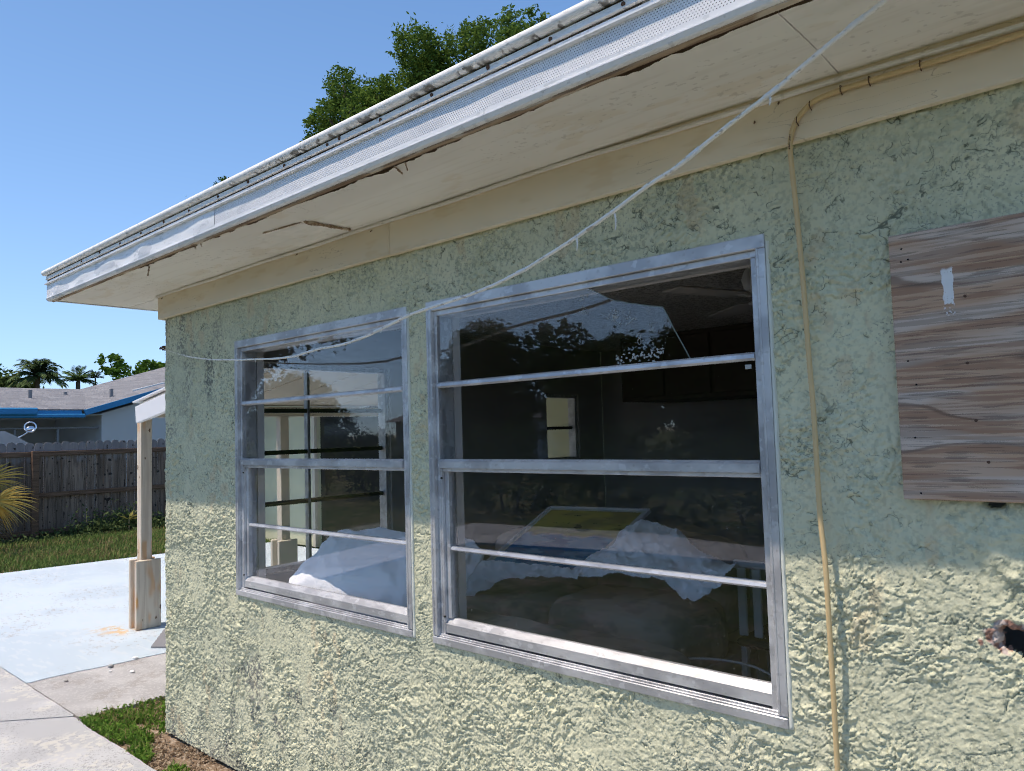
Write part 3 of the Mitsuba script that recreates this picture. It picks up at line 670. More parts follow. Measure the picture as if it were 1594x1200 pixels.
# far windows of the end wall (seen through the room)
for (a, b, c, d), bars in zip(EW, ((1.225, 1.55, 1.82), (1.66,))):
    W = numbered(H + '__window')
    obj('frame', cat([box(.03, .11, a, a + .03, c, d), box(.03, .11, b - .03, b, c, d), box(.03, .11, a + .03, b - .03, c, c + .03), box(.03, .11, a + .03, b - .03, d - .03, d)]), 'mat_aluminium', W)
    obj('pane', quadp((.055, a + .03, (1.83 if a < 1 else c + .03)), (.055, b - .03, (1.83 if a < 1 else c + .03)), (.055, b - .03, d - .03), (.055, a + .03, d - .03)), 'mat_glass', W)
    for z in bars: obj('muntin', rbox(.04, .075, a + .03, b - .03, z - .014, z + .014, .003), 'mat_nbr_dark', W)
    if a < 1:
        obj('mullion', rbox(.035, .08, .905, .925, c + .03, d - .03, .003), 'mat_aluminium', W)
        for poly in ([(.56, 1.565), (.56, 1.68), (.60, 1.60), (.64, 1.565)], [(.54, 1.83), (.80, 1.83), (.76, 1.74), (.66, 1.65), (.62, 1.60), (.55, 1.70)]):
            P = np.array([(.058, y, z) for y, z in poly]); k = len(P)
            obj('glass_shard', trimesh.Trimesh(np.vstack([P, P.mean(0)]), [[q_, (q_ + 1) % k, k] for q_ in range(k)], process=False), 'mat_glass', W)

# ------------------------------------------------------------------ things fixed to the wall
PB = thing('plywood_board', 'weathered grey and brown plywood sheet with a white paint dab, screwed over an opening', 'board')
obj('sheet', rbox(3.958, 5.18, -.034, -.018, 1.460, 2.070, .002), 'mat_plywood', PB)
for x, z in ((4.107, 1.908), (4.103, 1.761), (3.985, 2.035), (3.983, 2.005), (3.998, 2.008), (3.985, 1.775), (3.999, 1.720), (3.99, 1.60), (3.995, 1.475), (4.13, 1.545), (4.112, 1.635), (4.8, 1.9)):
    obj('screw', tube([(x, -.0340, z), (x, -.0352, z)], .0022 if x < 4.05 else .0034, 8), 'mat_dark' if x < 4.05 else 'mat_rust', PB)

dc = [(4.60, -.046, 2.452), (4.244, -.046, 2.444), (4.131, -.045, 2.443), (3.998, -.044, 2.446), (3.897, -.044, 2.447), (3.825, -.044, 2.443), (3.777, -.044, 2.418), (3.752, -.044, 2.380), (3.744, -.042, 2.335), (3.749, -.036, 2.18), (3.754, -.030, 1.997), (3.757, -.028, 1.832), (3.763, -.030, 1.653),
      (3.766, -.034, 1.43), (3.776, -.040, 1.257), (3.776, -.036, 1.024), (3.772, -.024, .795), (3.774, -.018, .55), (3.776, -.014, .2), (3.776, -.014, .0)]
ck = thing('wall_cable', 'tan painted cable running along the frieze then down the wall beside the right window', 'cable')
obj('cable', tube(spline(dc, 240), .0064, 10), 'mat_cable', ck, smooth=True)
for x, z in ((4.05, 2.4465), (3.94, 2.447), (3.875, 2.447), (3.80, 2.432), (3.766, 2.402), (3.747, 2.362), (3.744, 2.341)):
    obj('clip', tube([(x, -.034, z + .012), (x + .001, -.050, z + .008), (x + .001, -.0515, z - .005), (x, -.034, z - .010)], .0014, 6), 'mat_rust', ck)

wc = [(.40, -.074, 2.108), (.566, -.10, 2.081), (.985, -.17, 2.028), (1.227, -.2, 2.006), (1.415, -.21, 1.992), (1.583, -.215, 1.980), (1.715, -.22, 1.977), (1.841, -.225, 1.985), (1.95, -.23, 1.989), (2.074, -.235, 1.989), (2.201, -.24, 1.999), (2.322, -.245, 2.018), (2.504, -.25, 2.050),
      (2.64, -.255, 2.062), (2.766, -.26, 2.071), (2.912, -.265, 2.088), (3.046, -.27, 2.115), (3.244, -.28, 2.170), (3.379, -.29, 2.213), (3.481, -.295, 2.250), (3.576, -.3, 2.278), (3.648, -.305, 2.309), (3.814, -.32, 2.370), (3.948, -.335, 2.424), (4.002, -.34, 2.446), (4.063, -.345, 2.468), (4.10, -.35, 2.485), (4.16, -.352, 2.499)]
hk = thing('hanging_cable', 'white weathered cable slung from the eave across both windows to the house corner', 'cable')
cp = spline(wc, 420)
cp[:, 2] += .0022 * (meshkit.fbm(cp * 22, 3, 5) - .5) * 2
rad = .0030 + .0022 * np.clip((cp[:, 0] - .9) / 1.4, 0, 1) + .0009 * np.clip(meshkit.noise(cp * 40, 8) - .5, 0, 1) * 2
obj('cable', tube(cp, rad, 9), 'mat_rope', hk, smooth=True)
obj('wire', tube(spline([(-.012, -.010, 2.19), (.013, -.014, 2.184), (.265, -.05, 2.132), (.40, -.074, 2.108)], 30), .0011, 6), 'mat_rope', hk, smooth=True)
obj('hook', cat([tube([(-.020, .004, 2.195), (-.032, -.010, 2.198), (-.030, -.018, 2.188), (-.014, -.012, 2.188)], .004, 7), rbox(-.026, -.004, -.008, .012, 2.178, 2.205, .003)]), 'mat_rust', hk)
for x, y, z, L in ((3.369, -.286, 2.203, .045), (3.238, -.281, 2.166, .036), (1.40, -.210, 1.992, .012), (1.76, -.222, 1.978, .014), (2.33, -.245, 2.018, .012), (3.81, -.320, 2.366, .022)):
    pts = [(x, y, z), (x + .003, y, z - L * .5), (x - .001, y + .001, z - L)]
    obj('tape_shred', tube(spline(pts, 8), np.linspace(.0030, .0014, 8), 5), 'mat_tape', hk, smooth=True)
for s, x in enumerate((1.86, 2.31, 3.02, 3.61, 3.815, 4.0)):
    i_ = int(np.argmin(abs(cp[:, 0] - x)))
    obj('tape_wrap', tube(cp[i_ - 2:i_ + 3], rad[i_] * 1.25, 8), 'mat_tape', hk, smooth=True)

# ------------------------------------------------------------------ porch at the end of the house
PO = thing('porch', 'small lean-to porch roof on wooden posts behind the house corner', 'porch')
def porch_post(y, mat):
    P = numbered(PO + '__post')
    obj('shaft', rbox(-2.638, -2.550, y, y + .098, .004, 1.865, .004), mat, P)
    obj('base_board', rbox(-2.548, -2.510, y - .055, y + .160, 0.003, .600, .005), mat, P)
    obj('base_board', rbox(-2.678, -2.640, y - .055, y + .160, 0.003, .602, .005), mat, P)
    return P
p1 = porch_post(.885, 'mat_post'); labels[p1] = {'label': 'near wooden porch post with rust-stained base boards'}
porch_post(2.28, 'mat_cream_board')
obj('fascia_board', beam((-2.56, .862, 1.888), (.0, .862, 2.240), .042, .150), 'mat_white_paint', PO)
ang = math.atan2(.352, 2.56)
for k_, y in enumerate(np.arange(.90, 4.5, .42)):
    obj('soffit_board', beam((-2.62, y + .20, 1.985), (.0, y + .20, 2.345), .408, .018), 'mat_cream_board', PO)
obj('eave_beam', rbox(-2.640, -2.55, .886, 4.5, 1.866, 1.965, .004), 'mat_cream_board', PO)
obj('roof_sheet', beam((-2.70, 2.70, 2.008), (.0, 2.70, 2.378), 3.66, .016), 'mat_white_paint', PO)
mt = obj('door_mat', slab([(-1.838, .678), (-1.74, .748), (-2.21, 1.052), (-2.31, .982)], 0.001, .014), 'mat_grey_trim')
tag(mt, 'dark grey mat lying on the patio close to the house corner', 'mat')
# ------------------------------------------------------------------ fence
FN = thing('fence', 'weathered dog-eared wooden picket fence behind the lawn', 'fence')
fx = -10.80
rs = np.random.default_rng(5)
for k_ in range(62):
    y = -1.6 + k_ * .142; w = .136 + rs.uniform(-.006, .004); top = 1.70 + rs.uniform(-.012, .012); th = .017; xo = fx + rs.uniform(-.005, .005)
    tilt = rs.uniform(-.006, .006)
    out = [(y, -.02), (y + w, -.02), (y + w + tilt, top - .045), (y + w * .80 + tilt, top - .008), (y + w * .55 + tilt, top), (y + w * .38 + tilt, top), (y + w * .18 + tilt, top - .008), (y + tilt, top - .045)]
    obj('picket', prism([(a - 0, b) for a, b in out], xo - th, xo), 'mat_fence', FN)
for z, h in ((1.492, .085), (.765, .085), (.12, .085)):
    obj('rail', rbox(fx + .006, fx + .046, -1.6, 7.2, z - h / 2, z + h / 2, .004), 'mat_rail', FN)
for y in (-.15, 2.305, 4.76):
    obj('post', rbox(fx + .047, fx + .140, y, y + .105, -.03, 1.545, .005), 'mat_rail', FN)

# ------------------------------------------------------------------ neighbouring house beyond the fence
NB = thing('neighbour_house', 'neighbouring house with grey shingle roof and bright blue eaves beyond the fence', 'house')
def quadm(*p): return trimesh.Trimesh(np.array(p, float), [[0, 1, 2], [0, 2, 3]], process=False)
def plate(p, th):
    p = np.array(p, float); nn = np.cross(p[1] - p[0], p[2] - p[0]); nn /= np.linalg.norm(nn)
    return trimesh.convex.convex_hull(np.vstack([p, p - nn * th * np.sign(nn[2])]))
gz = lambda x, y: 2.53 + .31 * (y - 5.26) - .075 * (x + 17)
obj('roof', plate([(-17, 5.262, gz(-17, 5.262)), (-17, 10.2, gz(-17, 10.2)), (-22.2, 10.2, gz(-22.2, 10.2)), (-22.2, 5.262, gz(-22.2, 5.262))], .03), 'mat_shingle', NB)
obj('roof', plate([(-17, -6, 2.55), (-17, 5.26, 2.55), (-22.2, 7.6, 3.42), (-22.2, -6, 3.42)], .03), 'mat_shingle', NB)
obj('fascia', beam((-16.98, 5.26, 2.46), (-16.98, 10.2, 2.46 + .31 * 4.94), .05, .15), 'mat_blue', NB)
obj('gutter', cat([rbox(-17.02, -16.92, -6, 5.26, 2.33, 2.43, .02), rbox(-17.04, -17.0, -6, 5.2, 2.425, 2.52, .01)]), 'mat_blue', NB)
obj('gutter', rbox(-16.94, -16.82, -6, 4.15, 2.40, 2.58, .03), 'mat_blue', NB)
obj('rake_trim', beam((-16.95, 6.45, 3.06), (-16.95, 10.2, 3.06 + .28 * 3.75), .06, .035), 'mat_white_paint', NB)
obj('wall', trimesh.convex.convex_hull(np.array([(x, y, z) for x in (-17.25, -21) for y, z in ((5.76, 0), (10, 0), (5.76, 2.45), (10, 3.75))])), 'mat_nbr_wall', NB)
obj('porch_wall', cat([box(-21.0, -20.9, -6, 5.76, 0, 2.6), box(-21, -17.3, -6.1, -6, 0, 2.5)]), 'mat_porch_wall', NB)
obj('porch_ceiling', box(-20.9, -17.1, -6, 5.75, 2.40, 2.42), 'mat_porch_wall', NB)
obj('porch_floor', box(-20.9, -17.3, -6, 5.75, -.03, .05), 'mat_porch_wall', NB)
obj('porch_rail', rbox(-17.46, -17.40, -5.5, 5.75, 2.06, 2.10, .01), 'mat_grey_trim', NB)
for y in (4.74, 3.78, 2.8): obj('mullion', rbox(-17.46, -17.41, y, y + .05, .05, 2.058, .008), 'mat_grey_trim', NB)
for x, y in ((-19.5, 4.7), (-18.2, 6.35), (-20.5, 5.9)):
    zz = 2.55 + .167 * (-17 - x) if y < 5.3 else gz(x, y)
    obj('vent_pipe', tube([(x, y, zz - .05), (x, y, zz + .22)], .05, 10), 'mat_grey_trim', NB, smooth=40)

VN = thing('parked_van', 'silver van whose roof and round mirror show above the fence', 'van')
body = trimesh.convex.convex_hull(np.array([(x, y, z) for x in (-12.1, -13.9) for y, z in ((-2.2, .4), (3.7, .4), (3.75, .95), (2.72, 1.15), (2.48, 1.80), (2.25, 1.93), (-2.2, 1.98))]))
obj('body', body, 'mat_silver', VN)
obj('windscreen', trimesh.convex.convex_hull(np.array([(x, y, z) for x in (-12.16, -13.84) for y, z in ((2.735, 1.16), (2.505, 1.78), (2.715, 1.15), (2.485, 1.77))])), 'mat_nbr_dark', VN)
for x in (-12.15, -13.85):
    for y in (-1.2, 2.9):
        w_ = trimesh.creation.cylinder(radius=.34, height=.2, sections=24); w_.apply_transform(trimesh.transformations.rotation_matrix(math.pi / 2, (0, 1, 0))); w_.apply_translation((x, y, .30)); obj('wheel', w_, 'mat_dark', VN)
MR = numbered(VN + '__mirror')
obj('arm', tube(spline([(-12.2, 2.42, 1.78), (-12.15, 2.53, 1.83), (-12.1, 2.62, 1.90)], 12), .012, 8), 'mat_chrome', MR, smooth=True)
ring = trimesh.creation.torus(major_radius=.095, minor_radius=.014, major_sections=28, minor_sections=8); ring.apply_transform(trimesh.transformations.rotation_matrix(math.pi / 2.3, (.35, 1, 0))); ring.apply_translation((-12.08, 2.66, 2.0))
obj('rim', ring, 'mat_chrome', MR, smooth=True)
bowl = trimesh.creation.icosphere(subdivisions=3, radius=.085); bowl.apply_scale((.5, 1, .75)); bowl.apply_translation((-12.10, 2.67, 1.955)); obj('shell', bowl, 'mat_chrome', MR, smooth=True)

# ------------------------------------------------------------------ trees
GROUPS = {'street_tree': 'trees across the front lawn', 'oak_tree': 'trees behind the house', 'shade_tree': 'trees above the neighbouring roof'}
def tree(name, label, blobs, trunk, per, size, seed, ca=(.035, .075, .018), cb=(.10, .16, .035), tr=.18, group=None, limbs=True, fill=.55):
    t = thing(name, label, 'tree', group or GROUPS.get(name))
    rng = np.random.default_rng(seed)
    cp_ = crown(blobs, per, rng, fill)
    m_, c_ = leaves(cp_, size, rng, ca, cb)
    obj('crown', m_, 'mat_leaf', t, color=c_)
    bx, by = trunk
    zc = np.mean([b[2] for b in blobs])
    lo = min(b[2] - b[3] for b in blobs)
    cx_, cy_ = np.mean([b[0] for b in blobs]), np.mean([b[1] for b in blobs])
    top = np.array([bx * .5 + cx_ * .5, by * .5 + cy_ * .5, max(lo * .75, 1.0)])
    ms = [tube(spline([(bx, by, -.04), (bx + .05, by, top[2] * .5), top], 10), np.linspace(tr * 1.35, tr * .8, 10), 9)]
    if limbs:
        for b in blobs[:14]:
            mid = top * .5 + np.array(b[:3]) * .5 + [0, 0, -.15]
            ms.append(tube(spline([top, mid, np.array(b[:3])], 8), np.linspace(tr * .55, tr * .12, 8), 6))
    obj('trunk', cat(ms), 'mat_bark', t, smooth=True)
    return t
def along(pts, n, r0, r1, seed, jit=(.5, .8, .5)):
    rg = np.random.default_rng(seed); p = np.array(pts, float); s = np.linspace(0, len(p) - 1, n); out = []
    for v in s:
        a = int(min(v, len(p) - 1.001)); f = v - a; q_ = p[a] * (1 - f) + p[a + 1] * f + rg.normal(size=3) * jit; out.append((*q_, rg.uniform(r0, r1)))
    return out
# big tree behind the house; its crown tops show above the eave
ob = [(-19.2, 14, 12.6, .95), (-18.5, 14, 12.5, .9), (-17.6, 14, 12.9, 1.0), (-16.9, 13.7, 13.6, .95), (-15.7, 14, 13.2, 1.1), (-14.8, 14, 12.7, 1.1), (-13.6, 14, 13.0, 1.1), (-12.9, 14, 13.5, 1.05), (-11.8, 14, 13.3, 1.1), (-10.7, 14, 13.0, 1.0), (-9.6, 14, 12.9, .9), (-8.9, 13.8, 12.75, .75), (-8.1, 14, 12.2, .7)]
rgo = np.random.default_rng(12)
ob = [(x + rgo.normal() * .35, y + rgo.normal() * .5, z + rgo.normal() * .22 + (.25 if k_ == 0 else -.35), r_ * rgo.uniform(.50, .72)) for x, y, z, r_ in ob for k_ in range(3)]
ob += [(x + .4, y + .8, z - 1.5, r_ * 1.25) for x, y, z, r_ in ob] + [(x - .2, y - .2, z - 2.9, r_ * 1.3) for x, y, z, r_ in ob[:39:2]]
tree('oak_tree', 'large dense green tree rising behind the eave at the top of the picture', ob, (-14, 14.5), 2300, .14, 3, (.045, .095, .018), (.21, .30, .06), tr=.45)
tree('oak_tree', 'tree whose topmost twigs just clear the eave left of the large tree', [(-26.6, 14, 12.75, .45), (-30.1, 14, 12.35, .42), (-26.2, 14.3, 12.0, .9), (-29.6, 14.3, 11.5, 1.1), (-28, 14.3, 11.2, 1.4), (-22.2, 14, 12.5, .35), (-22.4, 14.2, 11.6, .9), (-24.3, 14.2, 11.3, 1.2), (-28.5, 14.6, 9.8, 1.9), (-26, 14.6, 9.9, 1.9), (-23.8, 14.6, 9.7, 1.8), (-30.4, 14.6, 9.9, 1.5), (-27, 14.2, 8.6, 1.9), (-25, 14.4, 8.4, 1.8), (-29.2, 14.4, 8.5, 1.7)], (-27, 15), 1500, .15, 4, (.035, .075, .02), (.11, .17, .04), tr=.3)
tree('shade_tree', 'leafy bright green tree at the right above the neighbouring roof', along([(-30, 10.3, 3.9), (-30, 11.4, 4.7), (-30, 12.3, 4.8), (-30, 13.6, 4.6), (-30, 15.5, 4.4)], 15, .35, .6, 21, (.4, .25, .35)) + along([(-30.5, 10.4, 3.2), (-30.5, 16, 3.4)], 9, .7, .9, 22, (.2, .3, .2)), (-30.5, 12.5), 1500, .20, 5, (.05, .11, .018), (.15, .25, .04))
tree('shade_tree', 'dark rounded tree at the far left above the neighbouring roof', along([(-31, 5.2, 4.0), (-31, 6.6, 4.15), (-31, 7.3, 3.9)], 9, .5, .75, 23, (.3, .2, .15)), (-31, 6.2), 1100, .20, 6, (.05, .08, .03), (.13, .18, .06))
def fronds(base, n, length, seed, ca, cb, droop=.9, leaflet=.35, lw=.018, dirs=None, rise=.8):
    rg = np.random.default_rng(seed); vs, fs, cs, at = [], [], [], 0; rach = []
    for k_ in range(n):
        az = rg.uniform(0, 2 * np.pi) if dirs is None else dirs[k_][0]; el = rg.uniform(.2, 1.3) if dirs is None else dirs[k_][1]
        L = length * rg.uniform(.8, 1.1); s = np.linspace(0, 1, 18)
        h = np.array([math.cos(az), math.sin(az), 0])
        c = np.array(base) + h[None] * (L * s * math.cos(el))[:, None] + np.array([0, 0, 1.0])[None] * (L * (rise * math.sin(el) * s - droop * .5 * s ** 2))[:, None]
        rach.append(tube(c, np.linspace(.012, .004, 18) * length, 5))
        tg = np.gradient(c, axis=0); tg /= np.linalg.norm(tg, axis=1, keepdims=True)
        side = np.cross(tg, [0, 0, 1.0]); side /= np.linalg.norm(side, axis=1, keepdims=True) + 1e-9
        for sg in (-1, 1):
            for t in np.linspace(2, 17, 30):
                a = int(min(t, 16)); f = t - a; p = c[a] * (1 - f) + c[a + 1] * f
                l = leaflet * length * (1 - .6 * abs(t / 17 - .45)) * rg.uniform(.85, 1.1)
                d = tg[a] * .7 + side[a] * sg * .8 + np.array([0, 0, -.25]) + rg.normal(size=3) * .08; d /= np.linalg.norm(d)
                w_ = np.cross(d, [0, 0, 1.0]); w_ /= np.linalg.norm(w_) + 1e-9; w_ = w_ * lw * length
                vs += [p - w_ * .6, p + w_ * .6, p + d * l * .6 + w_ + [0, 0, .01], p + d * l + [0, 0, -.12 * l], p + d * l * .6 - w_]
                fs += [[at, at + 1, at + 2], [at, at + 2, at + 4], [at + 4, at + 2, at + 3]]; at += 5
                cs += [np.array(ca) + (np.array(cb) - np.array(ca)) * rg.uniform()] * 5
    return trimesh.Trimesh(np.array(vs), np.array(fs), process=False), np.array(cs), cat(rach)
def palm(name, label, x, y, z, n, length, seed, ca, cb, tr, droop=.75, rise=1.25):
    t = thing(name, label, 'palm')
    m_, c_, ra = fronds((x, y, z), n, length, seed, ca, cb, droop=droop, rise=rise)
    obj('fronds', m_, 'mat_leaf', t, color=c_); obj('stalks', ra, 'mat_bark', t)
    obj('trunk', tube([(x, y, -.04), (x + .02, y + .03, z * .5), (x, y, z)], [tr * 1.2, tr, tr * .8], 10), 'mat_bark', t, smooth=True)
palm('palm_tree', 'tall feathery palm with drooping fronds left of the small bushy palm', -30, 7.85, 4.35, 46, 1.12, 31, (.05, .085, .035), (.17, .23, .09), .11, 1.35, 1.45)
palm('palm_tree', 'small bushy palm behind the neighbouring roof right of the tall feathery palm', -30, 9.35, 4.25, 30, .80, 11, (.07, .14, .045), (.20, .28, .09), .10)
palm('palm_tree', 'tiny slender palm on a thin stem near the roof vent pipe', -30, 10.02, 4.42, 16, .40, 12, (.03, .05, .025), (.07, .10, .05), .035)

# yellowing fan palm at the left edge, in front of the fence
FP = thing('fan_palm', 'yellowing fan palm in front of the fence at the left edge', 'palm')
rg = np.random.default_rng(17)
def fan(base, az, el, n, L, spread, ca, cb, seed, tilt=0.0):
    rg = np.random.default_rng(seed); vs, fs, cs, at = [], [], [], 0
    u = np.array([math.cos(az) * math.cos(el), math.sin(az) * math.cos(el), math.sin(el)])
    side = np.cross(u, [0, 0, 1.0]); side /= np.linalg.norm(side); nn = np.cross(side, u)
    nn = nn * math.cos(tilt) + side * math.sin(tilt); side = np.cross(u, nn)
    for k_ in range(n):
        a = (k_ / (n - 1) - .5) * spread
        d = u * math.cos(a) + nn * math.sin(a); l = L * (1 - .25 * abs(a) / spread * 2) * rg.uniform(.85, 1.1)
        s = np.linspace(0, 1, 7); c = np.array(base) + d[None] * (l * s)[:, None] + np.array([0, 0, -.22 * l])[None] * (s ** 3)[:, None] + side[None] * (rg.normal() * .05 * s)[:, None]
        w_ = np.cross(d, side); w_ = w_ / np.linalg.norm(w_) * .5 + side * .5
        wid = .014 * L / .6 * np.array([.5, .9, 1, 1, .8, .5, .06])
        vs += list(c - w_ * wid[:, None]) + list(c + w_ * wid[:, None])
        for q_ in range(6): fs += [[at + q_, at + q_ + 1, at + q_ + 8], [at + q_, at + q_ + 8, at + q_ + 7]]
        at += 14
        t = rg.uniform(); col = np.array(ca) * (1 - t) + np.array(cb) * t
        cs += [col] * 14
    return trimesh.Trimesh(np.array(vs), np.array(fs), process=False), np.array(cs)
FB = (-9.65, 1.28, .80)
specs = [((-9.6, 1.46, .80), 1.57, -.12, 30, .66, 1.9, (.50, .30, .06), (.62, .50, .16), 1), ((-9.62, 1.36, 1.10), 1.5, .35, 24, .62, 1.7, (.16, .16, .05), (.34, .28, .09), 2), ((-9.7, 1.32, .62), 1.7, -.55, 20, .6, 1.4, (.20, .15, .07), (.12, .10, .05), 3),
         ((-9.3, 1.2, .9), 0.1, .3, 24, .6, 1.8, (.10, .14, .04), (.20, .20, .06), 4), ((-9.7, 1.1, .9), -1.6, .3, 24, .6, 1.8, (.10, .14, .04), (.30, .24, .07), 5), ((-9.9, 1.2, 1.1), 3.0, .5, 20, .6, 1.7, (.08, .12, .03), (.16, .2, .05), 6), ((-9.65, 1.2, 1.2), 1.0, 1.1, 22, .6, 1.5, (.09, .12, .03), (.2, .2, .07), 7)]
for b_, az, el, n_, L_, sp_, ca_, cb_, sd in specs:
    m_, c_ = fan(b_, az, el, n_, L_, sp_, ca_, cb_, sd, .35)
    fk = obj('frond', m_, 'mat_blade', FP, color=c_)
    obj('stalk', tube(spline([(-9.65, 1.25, .45), np.array(FB) * .4 + np.array(b_) * .6 + [0, 0, .05], b_], 8), .009, 6), 'mat_straw', FP, smooth=True)
obj('trunk', tube([(-9.65, 1.25, -.04), (-9.66, 1.25, .25), (-9.65, 1.25, .50)], [.10, .085, .07], 10), 'mat_bark', FP, smooth=True)

# ------------------------------------------------------------------ street side: what the glass mirrors
def simple_crown(cx_, cy_, zc, rx, rz, k, seed):
    rg = np.random.default_rng(seed); out = []
    for q_ in range(k):
        d = rg.normal(size=3); d /= np.linalg.norm(d); out.append((cx_ + d[0] * rx * rg.uniform(.3, .95), cy_ + d[1] * rx * rg.uniform(.3, .95), zc + d[2] * rz * rg.uniform(.3, .95), rg.uniform(.28, .45) * rz + .3))
    return out
street = [(-14.6, -24, 3.5, 2.7, 2.4, 'tree with the tallest crown across the front lawn'), (-19.2, -23, 3.4, 2.0, 2.7, 'second tree from the left across the front lawn'), (-23.5, -25, 2.1, 2.4, 2.0, 'leftmost tree of the row across the front lawn'), (-10.6, -20, 2.6, 1.8, 2.0, 'tree standing third from the right across the front lawn'), (-7.0, -21, 3.4, 2.4, 2.5, 'tree with a deep round crown second from the right across the lawn'), (-2.0, -20, 3.5, 2.8, 2.7, 'rightmost tree of the row across the front lawn'), (-32.5, -21, 2.4, 2.6, 2.3, 'broad tree left of the house across the lawn'), (-38, -24, 3.0, 3.0, 2.8, 'farthest tree left of the house across the lawn')]
for k_, (x, y, zc, rx, rz_, lab) in enumerate(street):
    tree('street_tree', lab, simple_crown(x, y, zc, rx, rz_, 22, 60 + k_), (x, y), 330, .30, 70 + k_, (.02, .045, .012), (.07, .11, .028), tr=.22)
for k_, (x, y, w_) in enumerate([(-17, -20, 2.2), (-12.5, -19, 2.4), (-8, -17.5, 2.4), (-3.5, -17, 2.6), (-21, -21.5, 2.2), (-24.5, -17.5, 2.2), (-28.5, -18, 2.4), (-20, -15.5, 2.0)]):
    t = thing('hedge_shrub', ['low shrub between the two tallest trees across the lawn', 'wide shrub under the tallest tree across the lawn', 'broad shrub before the round-crowned tree across the lawn', 'shrub at the right end of the shrub row across the lawn', 'shrub at the left end of the shrub row across the lawn', 'shrub in front of the house across the lawn', 'shrub beside the garage of the house across the lawn', 'small shrub nearest the path across the lawn'][k_], 'shrub', 'shrubs across the front lawn')
    rg = np.random.default_rng(90 + k_)
    m_, c_ = leaves(crown(simple_crown(x, y, .9, w_, 1.0, 16, 95 + k_), 260, rg), .22, rg, (.022, .05, .012), (.075, .12, .025))
    obj('foliage', m_, 'mat_leaf', t, color=c_)
    obj('stem', cat([tube([(x + dx_, y, -.04), (x + dx_ * 1.6, y, .9)], [.04, .02], 6) for dx_ in (-.5, 0, .5)]), 'mat_bark', t)
for k_, (x, y) in enumerate([(-12.5, -11.2), (-9.4, -10.2), (-6.4, -9.9), (-3.4, -9.9), (-.4, -9.6), (2.6, -9.5), (5.6, -9.5)]):
    t = thing('path_shrub', 'dark shrub along the lawn path, ' + ['leftmost of seven', 'second from the left of seven', 'third from the left of seven', 'fourth and middle one of seven', 'third from the right of seven', 'second from the right of seven', 'rightmost of seven'][k_], 'shrub', 'shrubs along the lawn path')
    rg = np.random.default_rng(190 + k_)
    m_, c_ = leaves(crown(simple_crown(x, y, .72, 1.75, .78, 18, 195 + k_), 420, rg), .12, rg, (.022, .048, .012), (.07, .11, .025))
    obj('foliage', m_, 'mat_leaf', t, color=c_)
    obj('stem', cat([tube([(x + dx_, y, -.04), (x + dx_ * 1.6, y, .8)], [.03, .015], 6) for dx_ in (-.6, -.2, .2, .6)]), 'mat_bark', t)
tree('side_tree', 'tall dark tree at the left of the front lawn, near the patio', simple_crown(-17.5, -9.5, 5.6, 3.0, 2.8, 26, 44), (-17.5, -9.5), 360, .28, 45, (.016, .034, .010), (.05, .08, .02), tr=.25)
HA = thing('house_across', 'low hip-roofed house with a wide garage door across the lawn', 'house')
obj('wall', box(-31, -24.0, -34, -27, 0, 2.4), 'mat_nbr_wall', HA)
obj('roof', trimesh.convex.convex_hull(np.array([(-31.6, -34.6, 2.4), (-23.4, -34.6, 2.4), (-31.6, -26.4, 2.4), (-23.4, -26.4, 2.4), (-28.6, -30.5, 4.0), (-26.4, -30.5, 4.0)])), 'mat_shingle', HA)
obj('garage_door', box(-28.6, -25.4, -26.99, -26.95, .02, 2.05), 'mat_grey_trim', HA)

# ------------------------------------------------------------------ furniture in the room
SF = thing('sofa', 'brown sofa with its back close to the broken window', 'sofa')
obj('backrest', soft((1.55, .52, .48), (2.05, .36, .66), .30, 5, .030, 2, 3), 'mat_sofa', SF, smooth=True)
obj('armrest', soft((.42, .95, .40), (.30, 1.0, .5), .35, 4, .02, 3), 'mat_sofa', SF, smooth=True)
obj('seat_cushion', soft((1.10, 1.05, .42), (1.0, .75, .30), .4, 4, .03, 5, 3), 'mat_sofa', SF, smooth=True)
obj('seat_cushion', soft((2.12, 1.10, .42), (1.0, .75, .30), .4, 4, .03, 6, 3), 'mat_sofa', SF, smooth=True)
obj('base', rbox(.45, 2.6, .40, 1.45, .04, .28, .03), 'mat_sofa', SF)
S2 = thing('recliner', 'brown double recliner facing the window, half covered by a white sheet', 'recliner')
obj('seat_cushion', soft((1.15, 1.75, .47), (.92, .70, .36), .45, 4, .035, 8, 3), 'mat_sofa', S2, smooth=True)
obj('seat_cushion', soft((2.02, 1.78, .50), (.90, .74, .38), .45, 4, .035, 9, 3), 'mat_sofa', S2, smooth=True)
obj('backrest', soft((1.10, 2.20, .68), (.95, .38, .55), .45, 4, .03, 10, 3), 'mat_sofa', S2, smooth=True)
obj('backrest', soft((2.02, 2.20, .70), (.92, .38, .58), .45, 4, .03, 11, 3), 'mat_sofa', S2, smooth=True)
obj('base', rbox(.70, 2.5, 1.45, 2.35, .04, .36, .03), 'mat_sofa', S2)
def drape(rows, nu, nv, amp, seed, freq=9):
    R_ = np.array([spline(r_, nu) for r_ in rows]); k = np.linspace(0, len(rows) - 1, nv)
    P = np.stack([np.stack([PchipInterpolator(np.arange(len(rows)), R_[:, a, c])(k) for c in range(3)], 1) for a in range(nu)], 0)
    w_ = (1 - np.abs(2 * meshkit.fbm(P * [freq, freq * .5, freq * 1.3] + 5, 4, seed) - 1)) ** 1.6 - .45
    P[..., 2] += amp * w_; P[..., 1] -= amp * .6 * w_
    return grid(P)
SH = thing('white_sheet', 'crumpled white sheet thrown over the recliner', 'sheet')
